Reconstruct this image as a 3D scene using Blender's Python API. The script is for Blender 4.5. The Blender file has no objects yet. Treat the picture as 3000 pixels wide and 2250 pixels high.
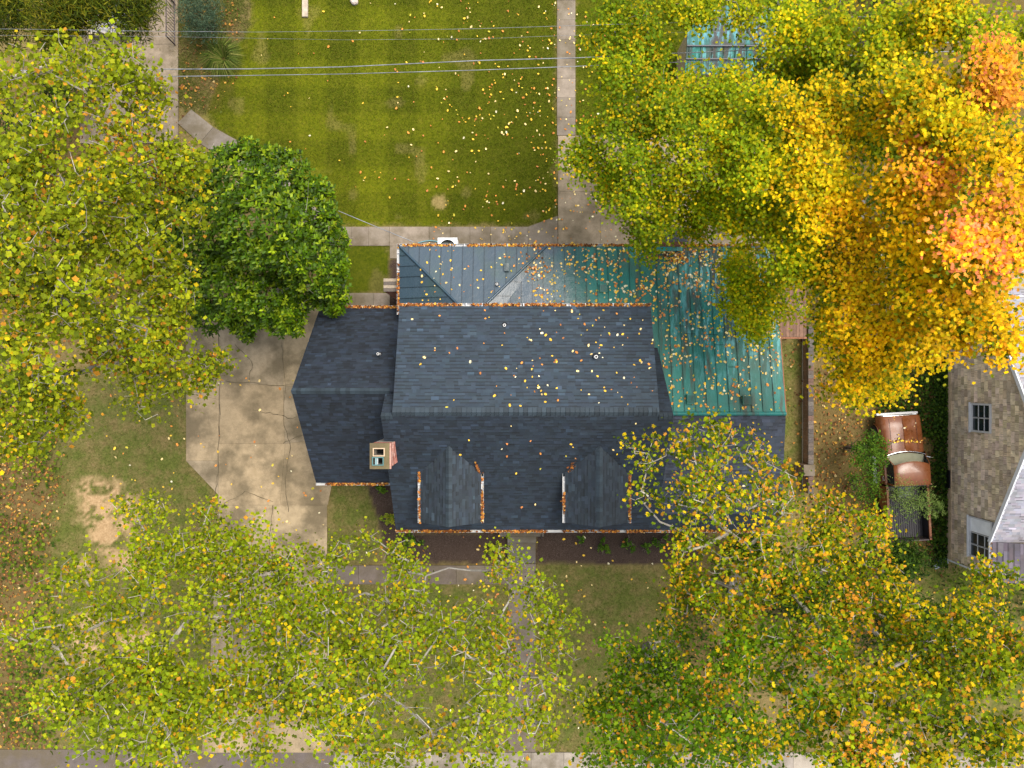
import bpy, math, random
import numpy as np
from mathutils import Vector, Matrix

random.seed(7)
rng = np.random.default_rng(7)
R = math.radians
scene = bpy.context.scene
col = scene.collection

# ------------------------------------------------------------------ camera, sky, sun, exposure
F, H = 2050.0, 34.0                       # focal length in photo pixels (3000 wide), height of the drone
cam_d = bpy.data.cameras.new('camera')
cam_d.sensor_width = 36.0
cam_d.lens = 36.0 * F / 3000.0
cam_d.clip_start = 0.1
cam_d.clip_end = 2000.0
cam = bpy.data.objects.new('camera', cam_d)
cam.location = (0, 0, H)
cam.rotation_euler = (0, 0, 0)
col.objects.link(cam)
scene.camera = cam

SUN_EL, SUN_AZ = R(64), R(52)             # azimuth clockwise from +Y
world = bpy.data.worlds.new('World')
scene.world = world
world.use_nodes = True
wn = world.node_tree.nodes
wl = world.node_tree.links
sky = wn.new('ShaderNodeTexSky')
sky.sky_type = 'NISHITA'
sky.sun_disc = False
sky.sun_elevation = SUN_EL
sky.sun_rotation = SUN_AZ
sky.air_density = 1.0
sky.dust_density = 3.0
sky.ozone_density = 1.0
bgn = wn['Background']
bgn.inputs['Strength'].default_value = 0.15
hs_ = wn.new('ShaderNodeHueSaturation')
hs_.inputs['Saturation'].default_value = 0.42
wl.new(sky.outputs['Color'], hs_.inputs['Color'])
wl.new(hs_.outputs['Color'], bgn.inputs['Color'])

sd = bpy.data.lights.new('sun', 'SUN')
sd.energy = 1.5
sd.angle = R(36)
sd.color = (1.0, 0.91, 0.77)
sun = bpy.data.objects.new('sun', sd)
sdir = Vector((math.sin(SUN_AZ) * math.cos(SUN_EL), math.cos(SUN_AZ) * math.cos(SUN_EL), math.sin(SUN_EL)))
sun.rotation_euler = sdir.to_track_quat('Z', 'Y').to_euler()
sun.location = (20, 20, 60)
col.objects.link(sun)

scene.view_settings.view_transform = 'Standard'
scene.view_settings.look = 'None'
scene.view_settings.exposure = 1.12
scene.view_settings.gamma = 1.0
scene.view_settings.use_curve_mapping = False
scene.cycles.use_denoising = True
scene.cycles.max_bounces = 3
scene.cycles.diffuse_bounces = 2
scene.cycles.glossy_bounces = 2
scene.cycles.transmission_bounces = 3
scene.cycles.use_light_tree = False
scene.cycles.caustics_reflective = False
scene.cycles.caustics_refractive = False
scene.cycles.transparent_max_bounces = 4


# ------------------------------------------------------------------ helpers
def P(px, py, z=0.0):
    """photo pixel and height to a point of the place"""
    s = (H - z) / F
    return np.array([(px - 1500.0) * s, (1125.0 - py) * s, z])


ORG = {}


def unit(v):
    v = np.array(v, float); return v / np.linalg.norm(v)


def tag(o, label=None, cat=None, group=None, kind=None):
    if label: o['label'] = label
    if cat: o['category'] = cat
    if group: o['group'] = group
    if kind: o['kind'] = kind
    return o


def thing(name, label, cat, loc=(0, 0, 0), group=None, rotz=0.0, local=False):
    o = bpy.data.objects.new(name, None)
    o.location = loc
    o.rotation_euler = (0, 0, rotz)
    o.empty_display_size = 0.3
    col.objects.link(o)
    ORG[o.name] = np.zeros(3) if local else np.array(loc, float)
    return tag(o, label, cat, group)


def link(me, name, parent):
    o = bpy.data.objects.new(name, me)
    if parent is not None:
        o.parent = parent
        ORG[o.name] = ORG[parent.name]
    else:
        ORG[o.name] = np.zeros(3)
    col.objects.link(o)
    return o


class MB:
    """collects polygons; build() links them as one mesh object"""
    def __init__(s):
        s.v, s.f, s.c = [], [], []

    def poly(s, pts, c=(1, 1, 1)):
        n = len(s.v)
        s.v.extend([tuple(float(a) for a in p) for p in pts])
        s.f.append(tuple(range(n, n + len(pts))))
        s.c.append(c)
        return s

    def box(s, x0, x1, y0, y1, z0, z1, c=(1, 1, 1)):
        n = len(s.v)
        s.v += [(x0, y0, z0), (x1, y0, z0), (x1, y1, z0), (x0, y1, z0), (x0, y0, z1), (x1, y0, z1), (x1, y1, z1), (x0, y1, z1)]
        for q in ((0, 3, 2, 1), (4, 5, 6, 7), (0, 1, 5, 4), (1, 2, 6, 5), (2, 3, 7, 6), (3, 0, 4, 7)):
            s.f.append(tuple(n + i for i in q)); s.c.append(c)
        return s

    def prism(s, top, depth, c=(1, 1, 1)):
        """top polygon (counter-clockwise from outside), pushed by vector depth"""
        n = len(s.v); k = len(top); d = np.array(depth, float)
        s.v += [tuple(np.array(p, float)) for p in top]
        s.v += [tuple(np.array(p, float) + d) for p in top]
        s.f.append(tuple(range(n, n + k))); s.c.append(c)
        s.f.append(tuple(range(n + 2 * k - 1, n + k - 1, -1))); s.c.append(c)
        for i in range(k):
            j = (i + 1) % k
            s.f.append((n + j, n + i, n + k + i, n + k + j)); s.c.append(c)
        return s

    def loft(s, secs, c=(1, 1, 1), closed=False):
        n = len(s.v); k = len(secs[0])
        for sec in secs:
            s.v += [tuple(float(a) for a in p) for p in sec]
        for i in range(len(secs) - 1):
            for j in range(k if closed else k - 1):
                a = n + i * k + j; b = n + i * k + (j + 1) % k
                s.f.append((a, b, b + k, a + k)); s.c.append(c)
        return s

    def tube(s, pts, r, k=8, c=(1, 1, 1), caps=True):
        pts = [np.array(p, float) for p in pts]
        rs = r if hasattr(r, '__len__') else [r] * len(pts)
        secs = []
        for i, p in enumerate(pts):
            t = pts[min(i + 1, len(pts) - 1)] - pts[max(i - 1, 0)]
            t = t / (np.linalg.norm(t) + 1e-9)
            a = np.cross(t, (0, 0, 1.0)) if abs(t[2]) < .9 else np.cross(t, (1.0, 0, 0))
            a /= np.linalg.norm(a); b = np.cross(t, a)
            secs.append([p + rs[i] * (math.cos(2 * math.pi * j / k) * a + math.sin(2 * math.pi * j / k) * b) for j in range(k)])
        s.loft(secs, c, closed=True)
        if caps:
            s.poly(secs[0][::-1], c); s.poly(secs[-1], c)
        return s

    def build(s, name, mat, parent=None, smooth=False, kind=None):
        off = ORG[parent.name] if parent is not None else np.zeros(3)
        me = bpy.data.meshes.new(name)
        me.from_pydata([tuple(np.array(v) - off) for v in s.v] if parent is not None else s.v, [], s.f)
        lens = np.array([len(f) for f in s.f])
        c4 = np.ones((len(s.f), 4), np.float32)
        c4[:, :3] = np.array(s.c, np.float32).reshape(-1, 3)
        at = me.attributes.new('tint', 'FLOAT_COLOR', 'CORNER')
        at.data.foreach_set('color', np.repeat(c4, lens, axis=0).ravel())
        me.materials.append(MAT[mat])
        if smooth:
            me.polygons.foreach_set('use_smooth', np.ones(len(s.f), bool))
        me.update()
        o = link(me, name, parent)
        if kind: o['kind'] = kind
        return o


def bulk(name, V, C, mat, parent=None, kind=None):
    """V (n,k,3): n polygons of k corners; C (n,3) colours"""
    n, k = V.shape[:2]
    off = ORG[parent.name] if parent is not None else np.zeros(3)
    me = bpy.data.meshes.new(name)
    me.vertices.add(n * k); me.loops.add(n * k); me.polygons.add(n)
    me.vertices.foreach_set('co', (V - off).astype(np.float32).ravel())
    me.loops.foreach_set('vertex_index', np.arange(n * k, dtype=np.int32))
    me.polygons.foreach_set('loop_start', np.arange(0, n * k, k, dtype=np.int32))
    me.polygons.foreach_set('loop_total', np.full(n, k, np.int32))
    c4 = np.ones((n, 4), np.float32); c4[:, :3] = C
    at = me.attributes.new('tint', 'FLOAT_COLOR', 'CORNER')
    at.data.foreach_set('color', np.repeat(c4, k, axis=0).ravel())
    me.materials.append(MAT[mat])
    me.update(calc_edges=True)
    me.validate()
    o = link(me, name, parent)
    if kind: o['kind'] = kind
    return o


# ------------------------------------------------------------------ materials
MAT = {}


class NT:
    def __init__(s, name, rough=.7, metal=0.0, spec=.4):
        m = bpy.data.materials.new(name); m.use_nodes = True
        s.m = m; s.n = m.node_tree.nodes; s.l = m.node_tree.links
        s.b = s.n['Principled BSDF']; s.out = s.n['Material Output']
        s.b.inputs['Roughness'].default_value = rough
        s.b.inputs['Metallic'].default_value = metal
        s.b.inputs['Specular IOR Level'].default_value = spec
        MAT[name] = m

    def new(s, t): return s.n.new('ShaderNode' + t)

    def tint(s):
        a = s.new('Attribute'); a.attribute_name = 'tint'; return a.outputs['Color']

    def attr(s, nm):
        a = s.new('Attribute'); a.attribute_name = nm; return a

    def pos(s, sc=(1, 1, 1)):
        g = s.new('NewGeometry'); mp = s.new('Mapping'); mp.inputs['Scale'].default_value = sc
        s.l.new(g.outputs['Position'], mp.inputs['Vector']); return mp.outputs['Vector']

    def noise(s, scale, det=4, rough=.6, vec=None):
        t = s.new('TexNoise'); t.inputs['Scale'].default_value = scale; t.inputs['Detail'].default_value = det
        t.inputs['Roughness'].default_value = rough
        s.l.new(vec if vec is not None else s.pos(), t.inputs['Vector']); return t.outputs['Fac']

    def ramp(s, fac, stops):
        r = s.new('ValToRGB'); e = r.color_ramp.elements
        while len(e) > 1: e.remove(e[0])
        e[0].position = stops[0][0]; e[0].color = (*stops[0][1], 1)
        for p, c in stops[1:]:
            q = e.new(p); q.color = (*c, 1)
        s.l.new(fac, r.inputs['Fac']); return r.outputs['Color']

    def mix(s, fac, a, b, mode='MIX'):
        m = s.new('Mix'); m.data_type = 'RGBA'; m.blend_type = mode
        for sock, v in ((m.inputs['Factor'], fac), (m.inputs['A'], a), (m.inputs['B'], b)):
            pass
        fi = m.inputs[0]; ai = m.inputs[6]; bi = m.inputs[7]
        for sock, v in ((fi, fac), (ai, a), (bi, b)):
            if hasattr(v, 'links') or isinstance(v, bpy.types.NodeSocket): s.l.new(v, sock)
            elif isinstance(v, (int, float)): sock.default_value = v
            else: sock.default_value = (*v, 1)
        return m.outputs[2]

    def math(s, op, a, b=None, clamp=False):
        m = s.new('Math'); m.operation = op; m.use_clamp = clamp
        for i, v in enumerate((a, b)):
            if v is None: continue
            if isinstance(v, bpy.types.NodeSocket): s.l.new(v, m.inputs[i])
            else: m.inputs[i].default_value = v
        return m.outputs[0]

    def maprange(s, v, a, b, c=0.0, d=1.0):
        m = s.new('MapRange'); m.inputs[1].default_value = a; m.inputs[2].default_value = b
        m.inputs[3].default_value = c; m.inputs[4].default_value = d
        s.l.new(v, m.inputs[0]); return m.outputs[0]

    def base(s, c):
        if isinstance(c, bpy.types.NodeSocket): s.l.new(c, s.b.inputs['Base Color'])
        else: s.b.inputs['Base Color'].default_value = (*c, 1)
        return s

    def bump(s, h, strength=.3, dist=.02):
        b = s.new('Bump'); b.inputs['Strength'].default_value = strength; b.inputs['Distance'].default_value = dist
        s.l.new(h, b.inputs['Height']); s.l.new(b.outputs['Normal'], s.b.inputs['Normal']); return s

    def rough(s, v):
        s.l.new(v, s.b.inputs['Roughness']); return s


def simple(name, c, rough=.6, metal=0.0, spec=.4, var=.25, scale=3.0):
    t = NT(name, rough, metal, spec)
    n = t.noise(scale, 5)
    lo = tuple(x * (1 - var) for x in c); hi = tuple(min(1, x * (1 + var)) for x in c)
    t.base(t.ramp(n, [(.3, lo), (.7, hi)]))
    return t


def tinted(name, rough=.7, metal=0.0, spec=.4, var=.3, scale=8.0, det=5, bump=None):
    t = NT(name, rough, metal, spec)
    n = t.noise(scale, det)
    g = t.ramp(n, [(.25, (1 - var,) * 3), (.75, (1 + var,) * 3)])
    t.base(t.mix(1.0, t.tint(), g, 'MULTIPLY'))
    if bump: t.bump(t.noise(bump[0], 3), bump[1], bump[2])
    return t


t = tinted('shingle', .78, 0, .45, .22, 2.2, 6, (60.0, .35, .01))
tinted('bark', .9, 0, .2, .45, 9.0, 6, (25.0, .6, .03))
tinted('brick', .85, 0, .25, .35, 14.0, 5, (50.0, .4, .006))
tinted('siding', .8, 0, .25, .3, 5.0, 6, (40.0, .4, .006))
tinted('wood', .75, 0, .3, .35, 6.0, 5)
tinted('plain', .55, 0, .4, .12, 3.0, 4)
simple('white_metal', (.5, .5, .5), .4, 0, .5, .07, 5.0)
simple('mortar', (.32, .29, .25), .9, 0, .2, .3, 12.0)
simple('wall_paint', (.55, .54, .50), .8, 0, .2, .12, 3.0)
simple('black_void', (.006, .006, .007), .6, 0, .2, .2)
simple('dark_metal', (.06, .045, .045), .5, .3, .4, .3)
simple('rubber', (.02, .02, .02), .75, 0, .3, .3)
simple('chrome', (.75, .76, .78), .12, 1.0, .5, .08)
simple('white_plastic', (.82, .84, .86), .4, 0, .5, .05)
simple('bed_liner', (.022, .020, .024), .55, 0, .4, .3)
simple('cable', (.22, .23, .25), .45, .2, .5, .5, 2.0)
simple('hose', (.12, .30, .34), .35, 0, .5, .2)
simple('dashboard', (.50, .44, .32), .6, 0, .3, .15)
simple('blue_plastic', (.02, .08, .45), .4, 0, .5, .2)

t = NT('glass', .06, 0, .6); t.base((.012, .020, .022))
t = NT('plastic_sheet', .15, 0, .6); t.base((.42, .46, .48)); t.b.inputs['Transmission Weight'].default_value = .6

# truck paint: brown, dull patches where the lacquer has gone
t = NT('truck_paint', .16, 0, .4)
n = t.noise(2.2, 6)
t.base(t.ramp(n, [(.36, (.135, .040, .010)), (.60, (.175, .055, .016)), (.72, (.22, .10, .05))]))
t.rough(t.ramp(n, [(.35, (.24,) * 3), (.72, (.55,) * 3)]))
t.b.inputs['Coat Weight'].default_value = .25
t.b.inputs['Coat Roughness'].default_value = .08

# leaves: colour per leaf, some light let through
def leafmat(name, rough, spec, trans, var=.25):
    t = NT(name, rough, 0, spec)
    n = t.noise(14.0, 2)
    c = t.mix(1.0, t.tint(), t.ramp(n, [(.3, (1 - var,) * 3), (.7, (1 + var,) * 3)]), 'MULTIPLY')
    t.base(c)
    if trans > 0:
        tr = t.new('BsdfTranslucent'); t.l.new(c, tr.inputs['Color'])
        mx = t.new('MixShader'); mx.inputs['Fac'].default_value = trans
        t.l.new(t.b.outputs['BSDF'], mx.inputs[1]); t.l.new(tr.outputs['BSDF'], mx.inputs[2])
        t.l.new(mx.outputs['Shader'], t.out.inputs['Surface'])
leafmat('leaf', .6, .12, .5)
leafmat('leaf_glossy', .38, .12, .10)
leafmat('leaf_dry', .85, .08, 0.0)
leafmat('grass_blade', .7, .08, .25)

# concrete: tint per slab, weathering stains, fine grit
t = NT('concrete', .85, 0, .25)
big = t.noise(.55, 7, .62)
mid = t.noise(2.6, 6, .65)
fine = t.noise(38.0, 3)
c = t.mix(1.0, t.tint(), t.ramp(mid, [(.28, (.74, .73, .70)), (.55, (1, 1, 1)), (.8, (1.16, 1.15, 1.12))]), 'MULTIPLY')
c = t.mix(t.ramp(big, [(.43, (0,) * 3), (.60, (.78,) * 3)]), c, (.105, .082, .046))
c = t.mix(1.0, c, t.ramp(fine, [(.3, (.82,) * 3), (.7, (1.14,) * 3)]), 'MULTIPLY')
t.base(c); t.bump(fine, .25, .008)

# copper and painted metal roofing, weathered from slate to green to turquoise along the house
t = NT('roof_metal', .32, .0, .22)
g = t.new('NewGeometry'); sp = t.new('SeparateXYZ'); t.l.new(g.outputs['Position'], sp.inputs[0])
X, Y = sp.outputs[0], sp.outputs[1]
st = t.noise(1.0, 6, .6, t.pos((3.0, .35, 1)))
st2 = t.noise(1.0, 7, .7, t.pos((6.0, 1.3, 1)))
bl = t.noise(.45, 4)
wob = t.math('ADD', X, t.math('MULTIPLY', t.math('SUBTRACT', bl, .5), 3.0))
c = t.mix(t.maprange(wob, 1.4, 3.4), (.046, .070, .092), (.020, .150, .122))
c = t.mix(t.math('MULTIPLY', t.ramp(st, [(.52, (0,) * 3), (.64, (.8,) * 3)]), t.maprange(wob, 1.5, 3.5)), c, (.055, .050, .034))
c = t.mix(t.ramp(bl, [(.50, (0,) * 3), (.68, (.65,) * 3)]), c, (.050, .085, .060))
nearE = t.maprange(wob, 5.8, 8.2)
nearN = t.maprange(Y, -.8, 2.4)
tq = t.math('MULTIPLY', t.math('MULTIPLY', nearE, nearN), t.ramp(st2, [(.50, (0,) * 3), (.60, (.85,) * 3)]))
c = t.mix(tq, c, (.13, .38, .40))
br = t.math('MULTIPLY', t.math('MULTIPLY', t.maprange(X, 5.5, 7.5), t.maprange(Y, 1.5, 4.0)), t.ramp(st, [(.42, (0,) * 3), (.52, (.8,) * 3)]))
c = t.mix(t.math('MULTIPLY', br, t.math('SUBTRACT', 1.0, tq)), c, (.06, .045, .042))
c = t.mix(1.0, c, t.tint(), 'MULTIPLY')
t.base(c)
t.rough(t.math('ADD', t.maprange(wob, 2.6, 4.4, .20, .42), t.math('MULTIPLY', st, .16)))
t.l.new(t.maprange(wob, 2.6, 4.4, .48, .25), t.b.inputs['Specular IOR Level'])
t.bump(t.noise(3.2, 5), .38, .05)

# ground: zones blended by painted-in maps of what grows or lies there
t = NT('ground', .95, 0, .1)
za, zb = t.attr('zone_a'), t.attr('zone_b')
sa = t.new('SeparateColor'); t.l.new(za.outputs['Color'], sa.inputs[0])
sb = t.new('SeparateColor'); t.l.new(zb.outputs['Color'], sb.inputs[0])
n1, n2, n3 = t.noise(1.2, 6, .65), t.noise(9.0, 5, .7), t.noise(45.0, 3, .6)
dry = t.ramp(n2, [(.25, (.085, .072, .022)), (.5, (.17, .128, .048)), (.75, (.25, .185, .085))])
olive = t.mix(t.ramp(n1, [(.34, (0,) * 3), (.58, (.95,) * 3)]), dry, t.ramp(n2, [(.3, (.055, .072, .012)), (.7, (.13, .145, .03))]))
lawn = t.ramp(n2, [(.22, (.038, .052, .003)), (.5, (.088, .104, .004)), (.78, (.145, .142, .009))])
lawn = t.mix(t.ramp(n1, [(.5, (0,) * 3), (.72, (.5,) * 3)]), lawn, (.135, .13, .014))
lawn = t.mix(1.0, lawn, t.ramp(sb.outputs[1], [(0, (.60, .66, .58)), (1, (1.32, 1.26, 1.0))]), 'MULTIPLY')
c = t.mix(sa.outputs[1], dry, olive)
c = t.mix(sa.outputs[0], c, lawn)
lit = t.ramp(n3, [(.25, (.045, .032, .012)), (.5, (.10, .068, .022)), (.7, (.18, .115, .035))])
c = t.mix(t.math('MULTIPLY', sb.outputs[2], .62), c, lit)
c = t.mix(sa.outputs[2], c, t.ramp(n2, [(.3, (.30, .19, .09)), (.7, (.50, .34, .18))]))
c = t.mix(sb.outputs[0], c, t.ramp(n3, [(.28, (.022, .014, .010)), (.55, (.060, .040, .030)), (.78, (.15, .115, .095))]))
c = t.mix(1.0, c, t.ramp(n3, [(.25, (.75,) * 3), (.75, (1.22,) * 3)]), 'MULTIPLY')
t.base(c); t.bump(n3, .6, .03)

# ------------------------------------------------------------------ noise and zones on the ground (numpy)
_perm = rng.random((64, 64))
def vnoise(x, y, sc=1.0, seed=0):
    x = x * sc + seed * 17.3; y = y * sc + seed * 9.1
    xi = np.floor(x).astype(int); yi = np.floor(y).astype(int)
    fx = x - xi; fy = y - yi
    fx = fx * fx * (3 - 2 * fx); fy = fy * fy * (3 - 2 * fy)
    p = lambda a, b: _perm[a % 64, b % 64]
    return (p(xi, yi) * (1 - fx) + p(xi + 1, yi) * fx) * (1 - fy) + (p(xi, yi + 1) * (1 - fx) + p(xi + 1, yi + 1) * fx) * fy


def inside(px, py, poly):
    r = np.zeros(px.shape, bool); n = len(poly)
    for i in range(n):
        x0, y0 = poly[i]; x1, y1 = poly[(i + 1) % n]
        if y0 == y1: continue
        cnd = ((y0 > py) != (y1 > py)) & (px < (x1 - x0) * (py - y0) / (y1 - y0) + x0)
        r ^= cnd
    return r


def soft(px, py, polys, amp, n=5):
    w = np.zeros(px.shape)
    X, Y = px / 60.3, py / 60.3
    for k in range(n):
        dx = (vnoise(X, Y, .9, 3 + k * .13) - .5) * amp * 1.6 + (vnoise(X, Y, 4, 11 + k) - .5) * amp * 1.2
        dy = (vnoise(X, Y, .9, 23 + k * .13) - .5) * amp * 1.6 + (vnoise(X, Y, 4, 31 + k) - .5) * amp * 1.2
        m = np.zeros(px.shape, bool)
        for p in polys: m |= inside(px + dx, py + dy, p)
        w += m
    return w / n


LAWN = [[(700, -400), (735, 60), (690, 140), (640, 230), (600, 330), (640, 385), (700, 420), (800, 450), (860, 560), (985, 664), (1600, 662), (1634, 632), (1634, -400)],
        [(1684, -400), (1684, 397), (2600, 397), (2600, -400)],
        [(1000, 716), (1142, 716), (1142, 858), (985, 858), (985, 760)]]
OLIVE = [[(120, 1100), (560, 1100), (560, 1360), (640, 1450), (640, 2210), (180, 2210), (130, 1500)],
         [(955, 1400), (1070, 1400), (1120, 1660), (955, 1660)], [(955, 1705), (1490, 1705), (1490, 2210), (955, 2210)],
         [(1570, 1655), (2020, 1655), (2020, 2210), (1570, 2210)], [(2200, 1000), (2345, 1000), (2345, 1500), (2200, 1500)],
         [(480, -400), (720, -400), (720, 320), (520, 320)], [(2700, 1640), (3100, 1640), (3100, 2100), (2600, 2100)]]
DIRT = [[(208, 1428), (250, 1404), (330, 1408), (390, 1455), (398, 1520), (372, 1570), (320, 1600), (275, 1598), (240, 1545)],
        [(212, 1652), (245, 1640), (272, 1670), (245, 1690), (215, 1680)], [(285, 1615), (400, 1600), (420, 1680), (350, 1690)],
        [(205, 1830), (250, 1790), (300, 1820), (270, 1960), (215, 1950)], [(330, 1850), (420, 1830), (470, 1900), (380, 1920)],
        [(560, 1590), (620, 1560), (640, 1680), (590, 1690)]]
LITTER = [[(-400, 1150), (120, 1150), (150, 1420), (130, 1700), (110, 2210), (-400, 2210)],
          [(2385, 900), (2760, 900), (2770, 1620), (2385, 1560)],
          [(500, -400), (690, -400), (670, 150), (610, 330), (530, 330)], [(1950, 1700), (2060, 1650), (2200, 2250), (1980, 2250)],
          [(-400, 200), (500, 300), (560, 930), (-400, 1150)], [(2240, -400), (3200, -400), (3200, 1000), (2300, 1000)]]
MULCH = [[(1062, 1385), (1180, 1385), (1180, 1560), (1490, 1560), (1490, 1652), (1135, 1652), (1115, 1560)],
         [(1566, 1540), (2080, 1540), (2050, 1652), (1566, 1652)], [(1142, 757), (1200, 757), (1200, 900), (1120, 900), (1142, 850)]]

xs = np.concatenate([[-600, -200, -80, -45], np.arange(-28, 28.01, .16), [45, 80, 200, 600]])
ys = np.concatenate([[-600, -200, -80, -40], np.arange(-21.5, 21.51, .16), [40, 80, 200, 600]])
gx, gy = np.meshgrid(xs, ys)
GPX, GPY = 1500 + gx * F / H, 1125 - gy * F / H


def zones(px, py):
    lawn = soft(px, py, LAWN, 14); olive = soft(px, py, OLIVE, 40); dirt = soft(px, py, DIRT, 34)
    lit = soft(px, py, LITTER, 70); mul = soft(px, py, MULCH, 7)
    dirt = dirt * np.clip((vnoise(px / 60, py / 60, 2.2, 14) * .6 + vnoise(px / 60, py / 60, 7, 15) * .5 - .33) * 6, 0, 1)
    # round bald spot and thin patches in the back lawn
    d = np.hypot(px - 1286, py - 592)
    bald = np.clip((26 - d) / 8 + (vnoise(px / 8, py / 8) - .5), 0, 1) * .45
    th = np.clip((vnoise(px / 60, py / 60, .9, 5) - .86) * 4, 0, .14) * lawn
    dirt = np.maximum(dirt, np.maximum(bald, th))
    st = ((px + (vnoise(px / 60, py / 60, .5, 7) - .5) * 8 - 1000) / 89.5) % 2.0
    st = np.clip(np.minimum(st, 2 - st) * 6 - 2.5, 0, 1)
    sh = ((py + 20) / 78.0) % 2.0
    sh = np.clip(np.minimum(sh, 2 - sh) * 6 - 2.5, 0, 1)
    stripe = .16 + .34 * st * np.clip((1480 - px) / 250, 0, 1) + .32 * sh * np.clip((1500 - px) / 300, 0, 1) + .22 * (vnoise(px / 60, py / 60, .6, 2) - .5) + .18 * np.clip((py - 420) / 200, 0, 1) * np.clip((1300 - px) / 200, 0, 1)
    stripe = np.where(py > 690, .12, stripe)
    return lawn, olive, dirt, lit, mul, np.clip(stripe, 0, 1)


lawn, olive, dirt, lit, mul, stripe = zones(GPX, GPY)
gz = (vnoise(gx, gy, .35, 1) - .5) * .05 + (vnoise(gx, gy, 2.5, 2) - .5) * .025 - .06
nx, ny = len(xs), len(ys)
idx = np.arange(nx * ny).reshape(ny, nx)
quads = np.stack([idx[:-1, :-1], idx[:-1, 1:], idx[1:, 1:], idx[1:, :-1]], -1).reshape(-1, 4)
me = bpy.data.meshes.new('ground')
me.from_pydata(np.stack([gx, gy, gz], -1).reshape(-1, 3).tolist(), [], quads.tolist())
for nm, ch in (('zone_a', (lawn, olive, dirt)), ('zone_b', (mul, stripe, lit))):
    a = me.attributes.new(nm, 'FLOAT_COLOR', 'POINT')
    a.data.foreach_set('color', np.stack([*ch, np.ones_like(lawn)], -1).astype(np.float32).ravel())
me.materials.append(MAT['ground'])
me.polygons.foreach_set('use_smooth', np.ones(len(quads), bool))
tag(link(me, 'ground', None), 'garden ground of lawn, worn grass, soil and leaf litter', 'ground', kind='structure')

# grass blades over the ground
def rot_basis(n, tilt, spin=None, up=None):
    """n random frames whose normal leans by about tilt radians from up"""
    az = rng.random(n) * 2 * np.pi; th = np.abs(rng.normal(0, tilt, n))
    N = np.stack([np.sin(th) * np.cos(az), np.sin(th) * np.sin(az), np.cos(th)], -1)
    if up is not None:
        N = N + np.asarray(up) - np.array([0, 0, 1.0])
        N /= np.linalg.norm(N, axis=1, keepdims=True)
    a = rng.random(n) * 2 * np.pi
    T = np.stack([np.cos(a), np.sin(a), np.zeros(n)], -1)
    T = T - (T * N).sum(1, keepdims=True) * N
    T /= np.linalg.norm(T, axis=1, keepdims=True) + 1e-9
    B = np.cross(N, T)
    return T, B, N


def place(tmpl, pts, size, T, B, N):
    tm = np.array(tmpl, float)
    return (pts[:, None, :] + size[:, None, None] * (tm[None, :, 0:1] * T[:, None, :] + tm[None, :, 1:2] * B[:, None, :] + tm[None, :, 2:3] * N[:, None, :]))


HARD = []          # paved rectangles (px) where no blade grows, filled below before use


def grass(name, label, box, n, keep, colfn, length=.09):
    x0, x1, y0, y1 = box
    px = rng.uniform(x0, x1, n); py = rng.uniform(y0, y1, n)
    k = keep(px, py); px, py = px[k], py[k]; n = len(px)
    p = np.stack([(px - 1500) * H / F, (1125 - py) * H / F, np.full(n, -.055)], -1)
    p[:, 2] = (vnoise(p[:, 0], p[:, 1], .35, 1) - .5) * .05 + (vnoise(p[:, 0], p[:, 1], 2.5, 2) - .5) * .025 - .065
    a = rng.random(n) * 2 * np.pi; L = length * rng.uniform(.6, 1.4, n)
    d = np.stack([np.cos(a), np.sin(a), np.zeros(n)], -1); s = np.stack([-np.sin(a), np.cos(a), np.zeros(n)], -1)
    V = np.stack([p - s * .009, p + s * .009, p + d * L[:, None] * .8 + np.array([0, 0, 1]) * (L * .75)[:, None]], 1)
    o = bulk(name, V, colfn(px, py, n), 'grass_blade', None, 'stuff')
    return tag(o, label, 'grass')


def lawn_col(px, py, n):
    s = zones(px, py)[5]
    c = np.array([.090, .112, .004]) * (.45 + 1.05 * s)[:, None] * rng.uniform(.6, 1.5, n)[:, None]
    y = rng.random(n) < .16
    c[y] = np.array([.19, .16, .025]) * rng.uniform(.7, 1.3, y.sum())[:, None]
    return c


def olive_col(px, py, n):
    g = vnoise(px / 60, py / 60, 1.1, 4)
    c = np.where((g + rng.normal(0, .18, n) > .42)[:, None], np.array([.095, .115, .018]), np.array([.23, .17, .07]))
    return c * rng.uniform(.55, 1.4, n)[:, None]


grass('lawn_grass', 'bright mown green grass of the striped back lawn', (560, 1640, -40, 700), 120000,
      lambda x, y: (lambda z: (z[0] > .55) & (z[2] < .3))(zones(x, y)), lawn_col, .075)
grass('lawn_grass', 'darker green grass beside the straight concrete path', (1684, 2300, -40, 397), 22000,
      lambda x, y: zones(x, y)[0] > .5, lawn_col, .08)
grass('lawn_grass', 'thin olive and straw coloured grass of the front garden', (120, 2345, 1000, 2210), 110000,
      lambda x, y: (lambda z: (z[1] > .5) & (z[2] < .3) & (z[4] < .3))(zones(x, y)), olive_col, .085)
grass('weed_growth', 'rough weeds between the railing and the back lawn', (500, 760, -40, 330), 16000,
      lambda x, y: (lambda z: (z[0] < .5) & (z[1] > .3))(zones(x, y)), olive_col, .16)


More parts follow.
